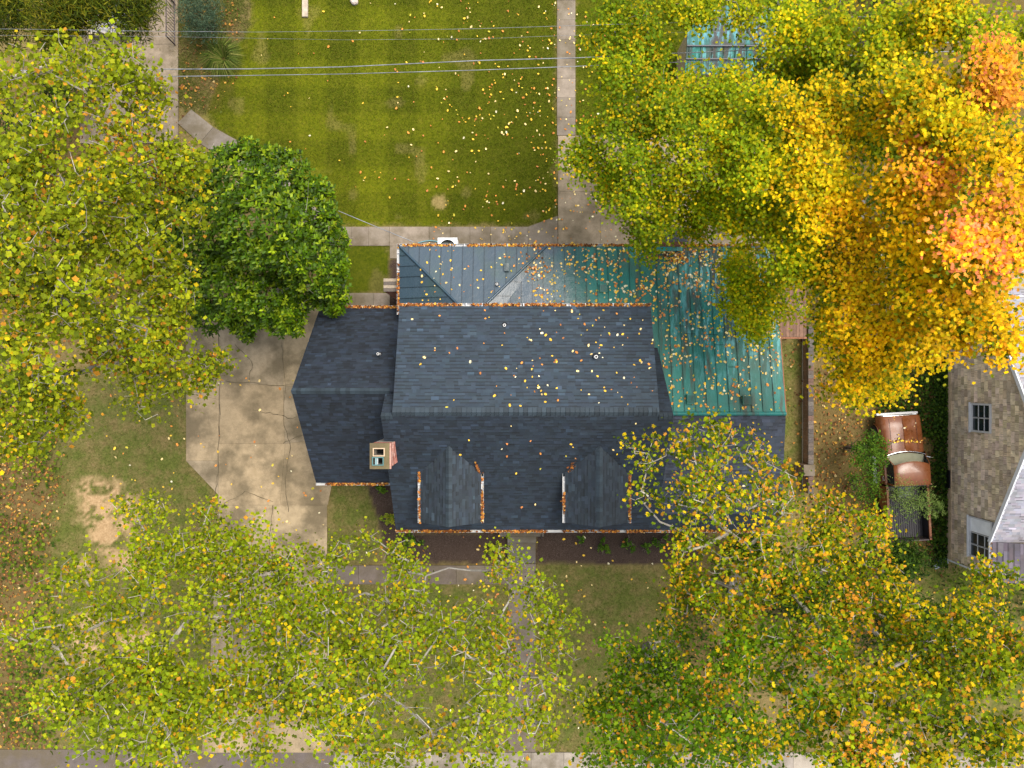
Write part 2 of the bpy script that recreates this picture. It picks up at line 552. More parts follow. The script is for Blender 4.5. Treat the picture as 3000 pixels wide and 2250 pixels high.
# ------------------------------------------------------------------ paving
def paving(name, label, slabs, z=.0, tints=((.27, .245, .21),), gap=.4):
    """slabs: list of polygons in ground pixels; each slab is a piece of its own on a sunk bed"""
    root = thing(name, label, 'paving')
    root['kind'] = 'structure'
    for poly in slabs:
        c = np.mean(np.array(poly, float), axis=0)
        tint = np.array(random.choice(tints)) * random.uniform(.88, 1.1)
        pts = []
        for q in poly:
            d = np.array(q, float) - c; L = np.linalg.norm(d)
            q2 = c + d * (1 - gap * 1.2 / max(L, 1))
            w = P(*q2, 0); w[2] = z + random.uniform(-.006, .006); pts.append(w)
        a = sum((pts[i][0] * pts[(i + 1) % len(pts)][1] - pts[(i + 1) % len(pts)][0] * pts[i][1]) for i in range(len(pts)))
        if a < 0: pts = pts[::-1]
        MB().prism(pts, (0, 0, -.12), tuple(tint)).build('slab', 'concrete', root)
    return root


GREY = ((.235, .195, .15), (.22, .185, .14), (.255, .21, .165))
rect = lambda x0, y0, x1, y1: [(x0, y0), (x1, y0), (x1, y1), (x0, y1)]
sl = []
xb = [985, 1029, 1080, 1141, 1257, 1319, 1377, 1437, 1497, 1547, 1634]
for a, b in zip(xb[:-1], xb[1:]):
    sl.append([(a, 664), (b, 664 if b < 1600 else 632), (b, 720), (a, 720)])
sl += [rect(1142, 720, 1190, 757), rect(1000, 858, 1040, 900), rect(1040, 858, 1095, 900), rect(1095, 858, 1142, 900)]
paving('back_walk', 'grey concrete walk of slabs along the back eave', sl, tints=GREY)
sl = [[(1632, y0), (1686, y0), (1686, y1), (1632, y1)] for y0, y1 in zip(range(-170, 395, 57), list(range(-113, 390, 57)) + [396])]
paving('straight_path', 'straight narrow concrete path running up beside the lawn', sl, tints=GREY)
sl = [rect(1635, 397, 1760, 560), rect(1760, 397, 1900, 560), rect(1635, 560, 1760, 740), rect(1760, 560, 1900, 740),
      rect(1900, 397, 2060, 560), rect(1900, 560, 2060, 740), rect(2060, 397, 2240, 560), rect(2060, 560, 2240, 740)]
paving('back_patio', 'leaf strewn concrete patio beneath the green maple', sl, tints=((.33, .26, .175), (.28, .225, .16)))
cw = [((560, 320), (520, 360)), ((625, 372), (585, 420)), ((690, 408), (652, 462)), ((760, 445), (718, 500)), ((840, 520), (790, 560)), ((915, 600), (868, 632)), ((985, 664), (935, 700)), ((985, 720), (940, 745))]
paving('curved_walk', 'curved concrete walk skirting the magnolia', [[a[0], b[0], b[1], a[1]] for a, b in zip(cw[:-1], cw[1:])], tints=((.21, .18, .15), (.25, .215, .175)))
sl = [rect(235, -200, 390, 130), rect(390, -200, 522, 130), rect(235, 130, 390, 420), rect(390, 130, 522, 420)]
paving('upper_terrace', 'concrete terrace with a railing at the upper left', sl, z=.02, tints=((.27, .215, .155), (.295, .235, .17)))
sl = [[(545, 930), (640, 930), (640, 1170), (545, 1150)], [(545, 1150), (640, 1170), (640, 1350), (545, 1350)],
      [(545, 1350), (640, 1350), (640, 1450)],
      [(640, 900), (830, 880), (830, 1130), (640, 1120)], [(830, 880), (1000, 880), (1000, 1140), (830, 1130)],
      [(640, 1120), (830, 1130), (835, 1300), (640, 1300)], [(830, 1130), (1000, 1140), (1000, 1280), (835, 1300)],
      [(640, 1300), (835, 1300), (820, 1480), (640, 1480)], [(835, 1300), (1000, 1280), (960, 1480), (820, 1480)],
      [(640, 1480), (800, 1480), (800, 1660), (640, 1660)], [(800, 1480), (958, 1480), (958, 1660), (800, 1660)],
      [(630, 1660), (800, 1660), (800, 1850), (620, 1850)], [(800, 1660), (958, 1660), (958, 1850), (800, 1850)],
      [(620, 1850), (800, 1850), (800, 2050), (610, 2050)], [(800, 1850), (958, 1850), (958, 2050), (800, 2050)],
      [(610, 2050), (800, 2050), (800, 2205), (590, 2205)], [(800, 2050), (958, 2050), (980, 2205), (800, 2205)]]
paving('driveway', 'stained tan concrete driveway left of the house', sl, tints=((.36, .275, .165), (.345, .26, .155), (.32, .25, .16)), gap=.25)
dw_ = bpy.data.objects['driveway']
def crack(parent, pts, w, c=(.045, .036, .022), nm='crack'):
    out = []
    for (x0_, y0_), (x1_, y1_) in zip(pts[:-1], pts[1:]):
        for i in range(6):
            out.append((x0_ + (x1_ - x0_) * i / 6 + random.uniform(-2.5, 2.5), y0_ + (y1_ - y0_) * i / 6 + random.uniform(-2.5, 2.5)))
    out.append(pts[-1])
    w_ = [P(x_, y_, 0) for x_, y_ in out]
    m_ = MB()
    for a_, b_ in zip(w_[:-1], w_[1:]):
        t_ = unit(b_ - a_); n_ = np.array([-t_[1], t_[0], 0]) * w * random.uniform(.4, 1.2); up_ = np.array([0, 0, .010])
        m_.poly([a_ - n_ + up_, b_ - n_ + up_, b_ + n_ + up_, a_ + n_ + up_], c)
    m_.build(nm, 'concrete', parent)
for pts_ in ([(830, 900), (825, 1010), (838, 1130), (830, 1230), (850, 1310), (835, 1420), (845, 1500)], [(660, 1118), (740, 1122), (800, 1130), (905, 1124)],
             [(740, 1200), (800, 1212), (850, 1225), (900, 1218)], [(830, 1300), (880, 1275), (935, 1262)], [(650, 1480), (720, 1440), (800, 1470)], [(690, 1010), (740, 1060), (728, 1120)], [(800, 1480), (790, 1590), (810, 1660)]):
    crack(dw_, pts_, .012)
crack(dw_, [(641, 930), (644, 1150), (640, 1350), (632, 1450)], .020, (.09, .07, .045), 'joint')
sl = [rect(1488, 1652, 1570, 1712)] + [rect(a, 1657, b, 1712) for a, b in zip((958, 1050, 1146, 1242, 1338, 1420), (1050, 1146, 1242, 1338, 1420, 1488))]
sl += [rect(1489, y, 1569, y + 82) for y in range(1712, 2200, 82)]
paving('front_walk', 'dark grey concrete walk leading from the front steps', sl, tints=((.165, .130, .105), (.18, .145, .115)))
sl = [rect(x, 2205, x + 96, 2275) for x in range(980, 3200, 96)]
paving('pavement', 'pale concrete pavement along the bottom edge', sl, tints=((.33, .285, .23), (.30, .26, .22)))
o = MB().poly([P(-1500, 2196, -.005), P(-1500, 2900, -.005), P(980, 2900, -.005), P(980, 2196, -.005)], (.125, .102, .09)).build('road', 'concrete')
tag(o, 'grey road surface at the lower left corner', 'road', kind='structure')

# front steps
st = thing('stone_steps', 'stone front steps below the leaf filled front gutter', 'steps', tuple(P(1528, 1590, 0)))
def rbox(mb, x0, y0, x1, y1, z0, z1, c):
    a = P(x0, y1, z1); b = P(x1, y0, z1)
    return mb.box(a[0], b[0], a[1], b[1], z0, z1, c)
rbox(MB(), 1463, 1520, 1593, 1572, -.05, .48, (.145, .130, .118)).build('landing', 'concrete', st)
rbox(MB(), 1487, 1572.5, 1570, 1590, -.05, .32, (.175, .16, .142)).build('tread', 'concrete', st)
rbox(MB(), 1487, 1590.5, 1569, 1650, -.05, .16, (.125, .113, .105)).build('tread', 'concrete', st)
MB().tube([P(1586, 1560, .4), P(1586, 1574, .62), P(1587, 1578, .1)], .025).build('handrail', 'dark_metal', st)


# ------------------------------------------------------------------ leaf shapes and scatter
def star(tips, fold=.0):
    out = []
    for a, r in tips:
        out.append((r * math.cos(R(a)), r * math.sin(R(a)), fold * abs(math.cos(R(a))) * r))
    return out
MAPLE = star([(90, .60), (64, .30), (36, .57), (-22, .46), (-90, .26), (202, .46), (144, .57), (116, .30)], .18)
TULIP = star([(-90, .36), (-25, .52), (14, .38), (50, .55), (90, .36), (130, .55), (166, .38), (205, .52)], .22)
SCRAP = star([(90, .5), (30, .44), (-30, .46), (-90, .42), (210, .44), (150, .48)], .25)
OVAL = [(0, -.5, 0), (.17, -.2, .05), (.17, .18, .05), (0, .5, -.03), (-.17, .18, .05), (-.17, -.2, .05)]
LANCE = [(0, -.5, 0), (.075, -.05, .03), (0, .5, -.04), (-.075, -.05, .03)]


def pick(pal, n):
    w = np.array([p[1] for p in pal], float); w /= w.sum()
    cs = np.array([p[0] for p in pal])
    return cs[rng.choice(len(pal), n, p=w)] * rng.uniform(.75, 1.25, n)[:, None]


FALL = [((.75, .46, .05), 4), ((.80, .60, .25), 3), ((.62, .24, .05), 3), ((.45, .17, .05), 2), ((.78, .70, .45), 1.2), ((.50, .42, .05), 1)]
BROWN = [((.24, .085, .025), 4), ((.40, .15, .03), 3), ((.52, .27, .045), 1.6), ((.11, .045, .018), 4), ((.55, .38, .18), .6)]
LITT = [((.20, .085, .03), 4), ((.34, .155, .035), 3), ((.45, .25, .045), 2), ((.11, .05, .022), 3), ((.50, .36, .15), .7), ((.10, .12, .02), 2)]


def leaves_at(name, pts, size, pal, parent=None, tilt=.35, tmpl=SCRAP, mat='leaf_dry', up=None, kind='stuff'):
    n = len(pts)
    T, B, N = rot_basis(n, tilt, up=up)
    V = place(tmpl, np.asarray(pts), size[0] * .7 + (size[1] * 1.15 - size[0] * .7) * rng.random(n) ** 1.5, T, B, N)
    return bulk(name, V, pick(pal, n), mat, parent, kind)


# ------------------------------------------------------------------ roofing helpers


def urange(poly, v):
    us = []
    n = len(poly)
    for i in range(n):
        (u0, v0), (u1, v1) = poly[i], poly[(i + 1) % n]
        if (v0 - v) * (v1 - v) <= 0 and v0 != v1:
            us.append(u0 + (u1 - u0) * (v - v0) / (v1 - v0))
    return (min(us), max(us)) if len(us) >= 2 else None


SH_F = [(0, 1, 2, 3), (4, 5, 1, 0), (4, 0, 3), (5, 2, 1)]
SH_B = [(0, 1, 7, 6), (4, 5, 1, 0), (4, 0, 6), (5, 7, 1), (6, 7, 2, 3)]


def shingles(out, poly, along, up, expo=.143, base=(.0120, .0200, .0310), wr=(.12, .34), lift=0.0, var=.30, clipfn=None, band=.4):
    along, up = unit(along), unit(up)
    nrm = np.cross(along, up)
    if nrm[2] < 0: nrm = -nrm
    poly = [np.array(p, float) for p in poly]
    o = poly[0]
    uv = [((p - o) @ along, (p - o) @ up) for p in poly]
    v_lo = min(v for _, v in uv); v_hi = max(v for _, v in uv)
    nrow = int(math.ceil((v_hi - v_lo) / expo))
    for i in range(nrow):
        va = v_lo + i * expo; vb = min(va + expo * 1.12, v_hi + .01)
        ra = urange(uv, va + .004); rb = urange(uv, min(va + expo * .95, v_hi - .002))
        if ra is None: continue
        if rb is None: rb = ra
        u = min(ra[0], rb[0]) if False else ra[0]
        u -= random.uniform(0, .3)
        proud = False
        while u < ra[1]:
            w = random.uniform(*wr)
            a, b = max(u, ra[0]), min(u + w, ra[1])
            a2 = max(u, rb[0]); b2 = min(u + w, rb[1])
            u += w
            if b - a < .015: continue
            if b2 < a2: a2 = b2 = (a2 + b2) / 2
            proud = random.random() < .62
            th = (.016 if proud else .009) + random.uniform(-.002, .002) + lift
            k = (random.uniform(.92, 1.0 + var) if proud else random.uniform(1 - var * 1.1, .98))
            k *= random.uniform(1.35, 1.75) if random.random() < .06 else 1.0
            c = tuple(np.array(base) * k * np.array([random.uniform(.93, 1.07), 1, random.uniform(.95, 1.08)]))
            pt = lambda uu, vv, tt: o + along * uu + up * vv + nrm * tt
            V = [pt(a, va, th), pt(b, va, th), pt(b2, vb, .004 + lift), pt(a2, vb, .004 + lift), pt(a, va, -.01), pt(b, va, -.01)]
            if clipfn and not clipfn(sum(V[:4]) / 4): continue
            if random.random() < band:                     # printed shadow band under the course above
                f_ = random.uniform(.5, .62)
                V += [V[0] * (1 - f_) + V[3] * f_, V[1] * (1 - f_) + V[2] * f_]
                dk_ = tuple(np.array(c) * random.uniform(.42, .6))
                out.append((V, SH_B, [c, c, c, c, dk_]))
            else:
                out.append((V, SH_F, c))


def add_pieces(mb, pieces):
    for V, Fs, c in pieces:
        n = len(mb.v)
        mb.v += [tuple(p) for p in V]
        for f in Fs:
            mb.f.append(tuple(n + i for i in f))
        mb.c.extend(c if isinstance(c, list) else [c] * len(Fs))
    return mb


def slab_plane(mb, poly, thick=.12, drop=.012, c=(1, 1, 1)):
    """roof deck under the covering"""
    p = [np.array(q, float) for q in poly]
    n = unit(np.cross(p[1] - p[0], p[2] - p[0]))
    if n[2] < 0: p = p[::-1]; n = -n
    mb.prism([q - n * drop for q in p], tuple(-n * thick), c)
    return mb


def ridge_caps(parent, a, b, sa, sb, w=.17, half=.17, base=(.021, .033, .044), thick=.03):
    """cap pieces folded over the ridge a-b; sa, sb unit vectors down the two slopes"""
    a, b = np.array(a, float), np.array(b, float)
    d = unit(b - a); L = np.linalg.norm(b - a)
    s = 0.0
    while s < L - .02:
        e = min(s + w * random.uniform(.9, 1.1), L)
        p, q = a + d * s, a + d * (e - .006)
        z0, z1 = np.array([0, 0, thick + .022]), np.array([0, 0, thick])
        c = tuple(np.array(base) * random.uniform(.72, 1.35))
        m = MB()
        m.poly([p + z0, q + z1, q + sa * half + z1 * .9, p + sa * half + z0 * .9], c)
        m.poly([q + z1, p + z0, p + sb * half + z0 * .9, q + sb * half + z1 * .9], c)
        m.poly([p + z0, p + sa * half + z0 * .9, p + sa * half - z0, p - z0], c)
        m.poly([p + z0, p - z0, p + sb * half - z0, p + sb * half + z0 * .9], c)
        m.poly([p + sa * half + z0 * .9, q + sa * half + z1 * .9, q + sa * half - z1, p + sa * half - z0], c)
        m.poly([q + sb * half + z1 * .9, p + sb * half + z0 * .9, p + sb * half - z0, q + sb * half - z1], c)
        m.build('ridge_cap', 'shingle', parent)
        s = e


def gutter(parent, a, b, out, w=.115, dep=.09, nb=0, fill=300, pal=BROWN, skip=()):
    a, b, out = np.array(a, float), np.array(b, float), unit(out)
    d = unit(b - a); L = np.linalg.norm(b - a); zz = np.array([0, 0, 1.0])
    m = MB()
    def plate(p0, p1, t1, t2):
        m.prism([p0, p1, p1 + t1, p0 + t1], tuple(t2))
    plate(a, b, out * w, -zz * .006 - zz * dep)
    m2 = MB()
    def bar(o0, h0, h1, th):
        p = [a + out * o0 + zz * h0, b + out * o0 + zz * h0]
        n = len(m2.v)
        q = [p[0], p[1], p[1] + out * th, p[0] + out * th]
        m2.prism([x + zz * (h1 - h0) for x in (q if np.cross(d, out)[2] > 0 else q[::-1])], tuple(zz * (h0 - h1)))
    bar(.0, -dep, -.01, .006); bar(w, -dep, .0, .008)
    q = [a + zz * (-dep), b + zz * (-dep), b + out * w - zz * dep, a + out * w - zz * dep]
    m2.prism(q if np.cross(d, out)[2] > 0 else q[::-1], (0, 0, -.006))
    for e in (a, b):
        q = [e - d * .006 + zz * .012, e + d * .006 + zz * .012, e + d * .006 + out * (w + .012) + zz * .012, e - d * .006 + out * (w + .012) + zz * .012]
        m2.prism(q if np.cross(d, out)[2] > 0 else q[::-1], (0, 0, -dep))
    g = m2.build('gutter', 'white_metal', parent)
    for i in range(nb):
        s = L * (i + .5) / nb + random.uniform(-.06, .06)
        p = a + d * s
        q = [p - d * .022 + zz * .018, p + d * .022 + zz * .018, p + d * .022 + out * (w + .01) + zz * .018, p - d * .022 + out * (w + .01) + zz * .018]
        MB().prism(q if np.cross(d, out)[2] > 0 else q[::-1], (0, 0, -.016)).build('bracket', 'white_metal', g)
    if fill:
        n = int(fill)
        s = rng.random(n) * L; o_ = rng.uniform(.01, w - .015, n)
        kk = vnoise(s * 1.7, s * 0 + a[0] + a[1] * 3, 1.0, 5) + .35 * vnoise(s * 6, s * 0 + 3, 1.0, 2) + rng.normal(0, .1, n) > .60
        s, o_ = s[kk], o_[kk]; n = len(s)
        pts = a + s[:, None] * d + o_[:, None] * out + np.stack([np.zeros(n), np.zeros(n), rng.uniform(-.02, .045, n)], -1)
        leaves_at('gutter_leaves', pts, (.06, .12), pal, g, tilt=.6)
    return g


def metal_panels(parent, poly, along, up, pitch, start=0.0, base=(1, 1, 1), cross=()):
    """standing seam sheets: each sheet between two seams is a piece, each seam a raised rib"""
    along, up = unit(along), unit(up)
    nrm = np.cross(along, up)
    if nrm[2] < 0: nrm = -nrm
    poly = [np.array(p, float) for p in poly]; o = poly[0]
    uv = [((p - o) @ along, (p - o) @ up) for p in poly]
    u_lo = min(u for u, _ in uv); u_hi = max(u for u, _ in uv)
    def clip(pl, k, keep_less):
        res = []
        for i in range(len(pl)):
            p, q = pl[i], pl[(i + 1) % len(pl)]
            ip = (p[0] <= k) if keep_less else (p[0] >= k); iq = (q[0] <= k) if keep_less else (q[0] >= k)
            if ip: res.append(p)
            if ip != iq:
                f = (k - p[0]) / (q[0] - p[0]); res.append((k, p[1] + f * (q[1] - p[1])))
        return res
    u = u_lo - start
    pt = lambda uu, vv, tt: o + along * uu + up * vv + nrm * tt
    while u < u_hi - .02:
        pl = clip(clip(uv, max(u, u_lo), False), min(u + pitch, u_hi), True)
        if len(pl) >= 3:
            tt = random.uniform(.002, .010)
            c = tuple(np.array(base) * random.uniform(.86, 1.14))
            pts = [pt(a, b, tt + random.uniform(-.002, .002)) for a, b in pl]
            if np.cross(pts[1] - pts[0], pts[2] - pts[0]) @ nrm < 0: pts = pts[::-1]
            MB().prism(pts, tuple(-nrm * .012), c).build('panel', 'roof_metal', parent)
        v_u = u + pitch
        if v_u < u_hi - .03:
            uvt = [(b, a) for a, b in uv]
            r = urange(uvt, v_u)
            if r and r[1] - r[0] > .05:
                q = [pt(v_u - .011, r[0], .035), pt(v_u + .011, r[0], .035), pt(v_u + .011, r[1], .035), pt(v_u - .011, r[1], .035)]
                if np.cross(q[1] - q[0], q[2] - q[0]) @ nrm < 0: q = q[::-1]
                MB().prism(q, tuple(-nrm * .04), tuple(np.array(base) * .55)).build('seam', 'roof_metal', parent)
        u += pitch


def brick_box(parent, x0, x1, y0, y1, z0, z1, faces='EWNS', bl=.21, bh=.072, pal=None, skipfn=None):
    """separate bricks laid over the faces of a core"""
    pal = pal or [(.42, .16, .11), (.36, .12, .085), (.48, .24, .18), (.30, .11, .085)]
    nz = int((z1 - z0) / bh)
    for k in range(nz):
        za = z0 + k * bh
        for fc in faces:
            horiz = fc in 'NS'
            L = (x1 - x0) if horiz else (y1 - y0)
            nb = max(1, round(L / bl)); w = L / nb
            sh = (k % 2) * .5
            for i in range(-1, nb):
                a = max(0, (i + sh) * w); b = min(L, (i + 1 + sh) * w)
                if b - a < .03: continue
                pr = .008 + random.uniform(-.003, .004); g = .005
                c = tuple(np.array(random.choice(pal)) * random.uniform(.8, 1.2))
                if fc == 'N': bx = (x0 + a + g, x0 + b - g, y1, y1 + pr)
                elif fc == 'S': bx = (x0 + a + g, x0 + b - g, y0 - pr, y0)
                elif fc == 'E': bx = (x1, x1 + pr, y0 + a + g, y0 + b - g)
                else: bx = (x0 - pr, x0, y0 + a + g, y0 + b - g)
                if skipfn and skipfn((bx[0] + bx[1]) / 2, (bx[2] + bx[3]) / 2, za): continue
                MB().box(*bx, za + g, za + bh - g, c).build('brick', 'brick', parent)


# ------------------------------------------------------------------ the house
house = thing('house', 'dark shingled house with two dormers and a green metal rear roof', 'house')
roof_mb = MB()
PIECES = []
DECK = (.009, .012, .016)
# main block: front slope, ridge, raised rear slope
ZR, YR, ZE, YE = 7.60, -1.20, 4.18, -6.21
XL, XR = -4.945, 6.10
S_SL = (ZR - ZE) / (YR - YE)              # rise per metre of the front slope
upS = unit((0, YR - YE, ZR - ZE)); dnS = -upS
pS = [(XL, YE, ZE), (XR, YE, ZE), (XR, YR, ZR), (XL, YR, ZR)]
slab_plane(roof_mb, pS, c=DECK)
shingles(PIECES, pS, (1, 0, 0), upS)  # default base is darker than the rear slope's: shade put into the colour
ZN, YN, ZNr = 6.0, 3.11, 7.66             # rear raised slope
XNl, XNr = -4.50, 5.55
upN = unit((0, YR + .15 - YN, ZNr - ZN)); dnN = -upN
pN = [(XNr, YN, ZN), (XNl, YN, ZN), (XNl, YR + .15, ZNr), (XNr, YR + .15, ZNr)]
slab_plane(roof_mb, pN, c=DECK)
MAIN_N = []
shingles(MAIN_N, pN, (-1, 0, 0), upN, base=(.0185, .0315, .0460), wr=(.13, .38), var=.2, band=.72)  # lighter base paints in the sky light on this low slope
# strips of the old rear slope left at both ends
dnO = unit((0, 1.0, -1.08)); LO = 4.2
for xa, xb in ((XL, XNl + .02), (XNr - .02, XR)):
    a = np.array([xa, YR, ZR]); b = np.array([xb, YR, ZR])
    q = [b + dnO * LO, a + dnO * LO, a, b]
    slab_plane(roof_mb, q, c=DECK)
    shingles(PIECES, q, (-1, 0, 0), -dnO)
# left wing
WL, WR = -8.58, -4.55
wZR, wYR, wZN, wYN, wZS, wYS = 6.8, -.265, 2.76, 3.38, 3.36, -4.32
upWN = unit((0, wYR - wYN, wZR - wZN)); upWS = unit((0, wYR - wYS, wZR - wZS))
q = [(WR, wYN, wZN), (WL, wYN, wZN), (WL, wYR, wZR), (WR, wYR, wZR)]
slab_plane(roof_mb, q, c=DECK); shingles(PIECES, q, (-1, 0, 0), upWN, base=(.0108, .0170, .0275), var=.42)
q = [(WL, wYS, wZS), (WR, wYS, wZS), (WR, wYR, wZR), (WL, wYR, wZR)]
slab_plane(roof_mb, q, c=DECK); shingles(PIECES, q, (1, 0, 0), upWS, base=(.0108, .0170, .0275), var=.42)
# right wing: low shingled slope to the front, skirt in the plane of the front slope
RX = 11.27
rZR, rYR, rZB, rYB = 5.2, -1.22, 4.72, -5.42
upR = unit((0, rYR - rYB, rZR - rZB))
q = [(XR - .6, rYB, rZB), (RX, rYB, rZB), (RX, rYR, rZR), (XR - .6, rYR, rZR)]
slab_plane(roof_mb, q, c=DECK); shingles(PIECES, q, (1, 0, 0), upR, base=(.024, .032, .047), var=.3)  # base lightened to paint in sky sheen on the nearly flat wing
q = [(XR, YE, ZE), (RX - .05, YE, ZE), (RX - .05, rYB, rZB - .004), (XR, rYB, rZB - .004)]
slab_plane(roof_mb, q, c=DECK); shingles(PIECES, q, (1, 0, 0), upS)
# dormers
DZR, DZE, DYF = 6.76, 6.0, -5.55
DORM = ((-2.46, -3.66, -1.24), (3.41, 2.13, 4.66))
for xr, xl, xe in DORM:
    for xs_, sg in ((xl, -1), (xe, 1)):
        upD = unit((xr - xs_, 0, DZR - DZE))
        q = [(xs_, DYF, DZE), (xs_, -2.9, DZE), (xr, -2.2, DZR), (xr, DYF - .02, DZR)]
        slab_plane(roof_mb, q, c=DECK, thick=.08)
        clipD = lambda p: p[2] > ZR + (p[1] - YR) * S_SL - .02
        shingles(PIECES, q, (0, 1, 0), upD, base=(.0160, .0245, .0340), clipfn=clipD)
roof = roof_mb.build('roof', 'shingle', house)
MAIN_N.sort(key=lambda s: -(s[0][0][2]) * 3 - np.linalg.norm(s[0][1] - s[0][0]))
sing, rest = MAIN_N[:230], MAIN_N[230:]
for V, Fs, c in sing:
    add_pieces(MB(), [(V, Fs, c)]).build('shingle', 'shingle', roof)
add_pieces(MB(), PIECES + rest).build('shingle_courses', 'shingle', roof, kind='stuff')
ridge_caps(roof, (XNl, YR + .14, ZNr), (XNr, YR + .14, ZNr), dnN, dnS, w=.178, half=.19)
ridge_caps(roof, (XL, YR, ZR), (XNl, YR, ZR), dnO, dnS)
ridge_caps(roof, (XNr, YR, ZR), (XR, YR, ZR), dnO, dnS)
ridge_caps(roof, (WL, wYR, wZR), (XL + .2, wYR, wZR), -upWN, -upWS, w=.19)
for xr, xl, xe in DORM:
    ridge_caps(roof, (xr, DYF - .02, DZR), (xr, -2.42, DZR), unit((xl - xr, 0, DZE - DZR)), unit((xe - xr, 0, DZE - DZR)), w=.15, half=.15)

# walls
w = MB()
w.box(XL + .35, XR - .3, YE + .4, 2.8, -.1, ZE - .15)
w.prism([(XL + .35, YE + .4, ZE), (XL + .35, YR, ZR - .4), (XL + .35, 2.4, 3.2), (XL + .35, YE + .4, ZE - .2)][::-1], (.3, 0, 0))
w.prism([(XR - .3, YE + .4, ZE), (XR - .3, YR, ZR - .35), (XR - .3, 2.0, 3.3), (XR - .3, YE + .4, ZE - .2)], (-.3, 0, 0))
w.box(XNl + .12, XNr - .12, 2.4, 2.85, 3.5, ZN - .15)
w.box(XNl + .12, XNl + .3, -.6, 2.6, 3.5, 5.8)
w.box(XNr - .3, XNr - .12, -.6, 2.6, 3.5, 5.8)
w.box(WL + .4, XL + .4, wYS + .4, wYN - .4, -.1, 2.7)
w.prism([(WL + .4, wYS + .4, 2.7), (WL + .4, wYR, wZR - .5), (WL + .4, wYN - .4, 2.7)][::-1], (.25, 0, 0))
w.box(XR - .3, RX - .35, YE + .4, 5.45, -.1, 3.6)
w.box(-4.4, XR - .3, 2.7, 5.45, -.1, 3.5)
w.prism([(RX - .35, YE + .4, 3.6), (RX - .35, -1.2, 5.05), (RX - .35, 5.45, 3.62)], (-.2, 0, 0))
w.build('wall', 'wall_paint', house)
for xr, xl, xe in DORM:
    d = MB()
    d.prism([(xl + .28, DYF + .3, 4.3), (xe - .28, DYF + .3, 4.3), (xe - .28, DYF + .3, DZE), (xr, DYF + .3, DZR - .15), (xl + .28, DYF + .3, DZE)], (0, 2.6, 0))
    dm = d.build('dormer', 'wall_paint', house)
    MB().box(xr - .5, xr + .5, DYF + .27, DYF + .29, 4.85, 5.95).build('window', 'glass', dm)
    for a, b, c_, e in ((xr - .56, xr - .5, 4.8, 6.0), (xr + .5, xr + .56, 4.8, 6.0), (xr - .03, xr + .03, 4.85, 5.95)):
        MB().box(a, b, DYF + .24, DYF + .3, c_, e).build('window_frame', 'white_metal', dm)
    MB().prism([(xl + .05, DYF + .03, DZE - .18), (xl + .05, DYF + .03, DZE - .08), (xr, DYF + .03, DZR - .10), (xe - .05, DYF + .03, DZE - .08), (xe - .05, DYF + .03, DZE - .18), (xr, DYF + .03, DZR - .2)][::-1], (0, .04, 0)).build('rake_board', 'white_metal', dm)
    for x, o in ((xl, -1), (xe, 1)):
        gutter(dm, (x, DYF, DZE - .01), (x, -3.42, DZE - .01), (o, 0, 0), w=.10, nb=2, fill=330)
gutter(house, (XL, YE, ZE - .01), (RX - .05, YE, ZE - .01), (0, -1, 0), nb=9, fill=2100)
gutter(house, (WL, wYS, wZS - .01), (XL, wYS, wZS - .01), (0, -1, 0), nb=2, fill=700)
gutter(house, (WL, wYN, wZN - .01), (XL + .05, wYN, wZN - .01), (0, 1, 0), nb=4, fill=760)
gutter(house, (XNl, YN, ZN - .01), (XNr, YN, ZN - .01), (0, 1, 0), nb=17, fill=1500)

# metal rear roof: hipped part and the broad low slope
EY, EZ = 5.94, 3.80
mr = MB()
MS = (rZR - EZ) / (EY - rYR)
hs = .285
HX0, HX1 = -4.86, 1.48
ytop = 2.7
hip = EY - ytop
pHN = [(HX1, EY, EZ), (HX0, EY, EZ), (HX0 + hip, ytop, EZ + hs * hip), (HX1 - hip, ytop, EZ + hs * hip)]
pHW = [(HX0, EY, EZ), (HX0, ytop, EZ), (HX0 + hip, ytop, EZ + hs * hip)]
vx = lambda y: HX1 - MS * (EY - y) / hs
pHE = [(HX1, EY, EZ), (HX1 - hip, ytop, EZ + hs * hip), (vx(ytop), ytop, EZ + MS * hip)]
pC1 = [(XNr + .3, EY, EZ), (HX1, EY, EZ), (vx(ytop), ytop, EZ + MS * hip), (XNr + .3, ytop, EZ + MS * hip)]
pC2 = [(RX, EY, EZ), (XNr + .3, EY, EZ), (XNr + .3, rYR, rZR), (RX, rYR, rZR)]
for q in (pHN, pHW, pHE, pC1, pC2): slab_plane(mr, q, drop=.014, thick=.10)
metal = mr.build('metal_roof', 'roof_metal', house)
upC = unit((0, -1, MS)); upH = unit((0, -1, hs))
metal_panels(metal, pHN, (-1, 0, 0), upH, .465, .12)
metal_panels(metal, pHW, (0, -1, 0), unit((1, 0, hs)), .46, .05, (.72, .82, .86))  # darker tint paints in the dark trees this west face would reflect
metal_panels(metal, pHE, (0, 1, 0), unit((-1, 0, hs)), .62, .2)
metal_panels(metal, pC1, (-1, 0, 0), upC, .462, .1)
metal_panels(metal, pC2, (-1, 0, 0), upC, .462, 0.0)
def rib(a, b, r, c, nm='hip_cap'):
    MB().tube([a, b], r, 8, c).build(nm, 'roof_metal', metal, smooth=True)
zz = np.array([0, 0, .02])
rib(np.array(pHN[1]) + zz, np.array(pHN[2]) + zz, .055, (.55, .75, .85))
rib(np.array(pHN[0]) + zz, np.array(pHN[3]) + zz, .055, (.55, .75, .85))
rib(np.array([XR, rYR, rZR + .01]), np.array([RX, rYR, rZR + .01]), .085, (.9, 1.0, 1.1), 'ridge_cap')
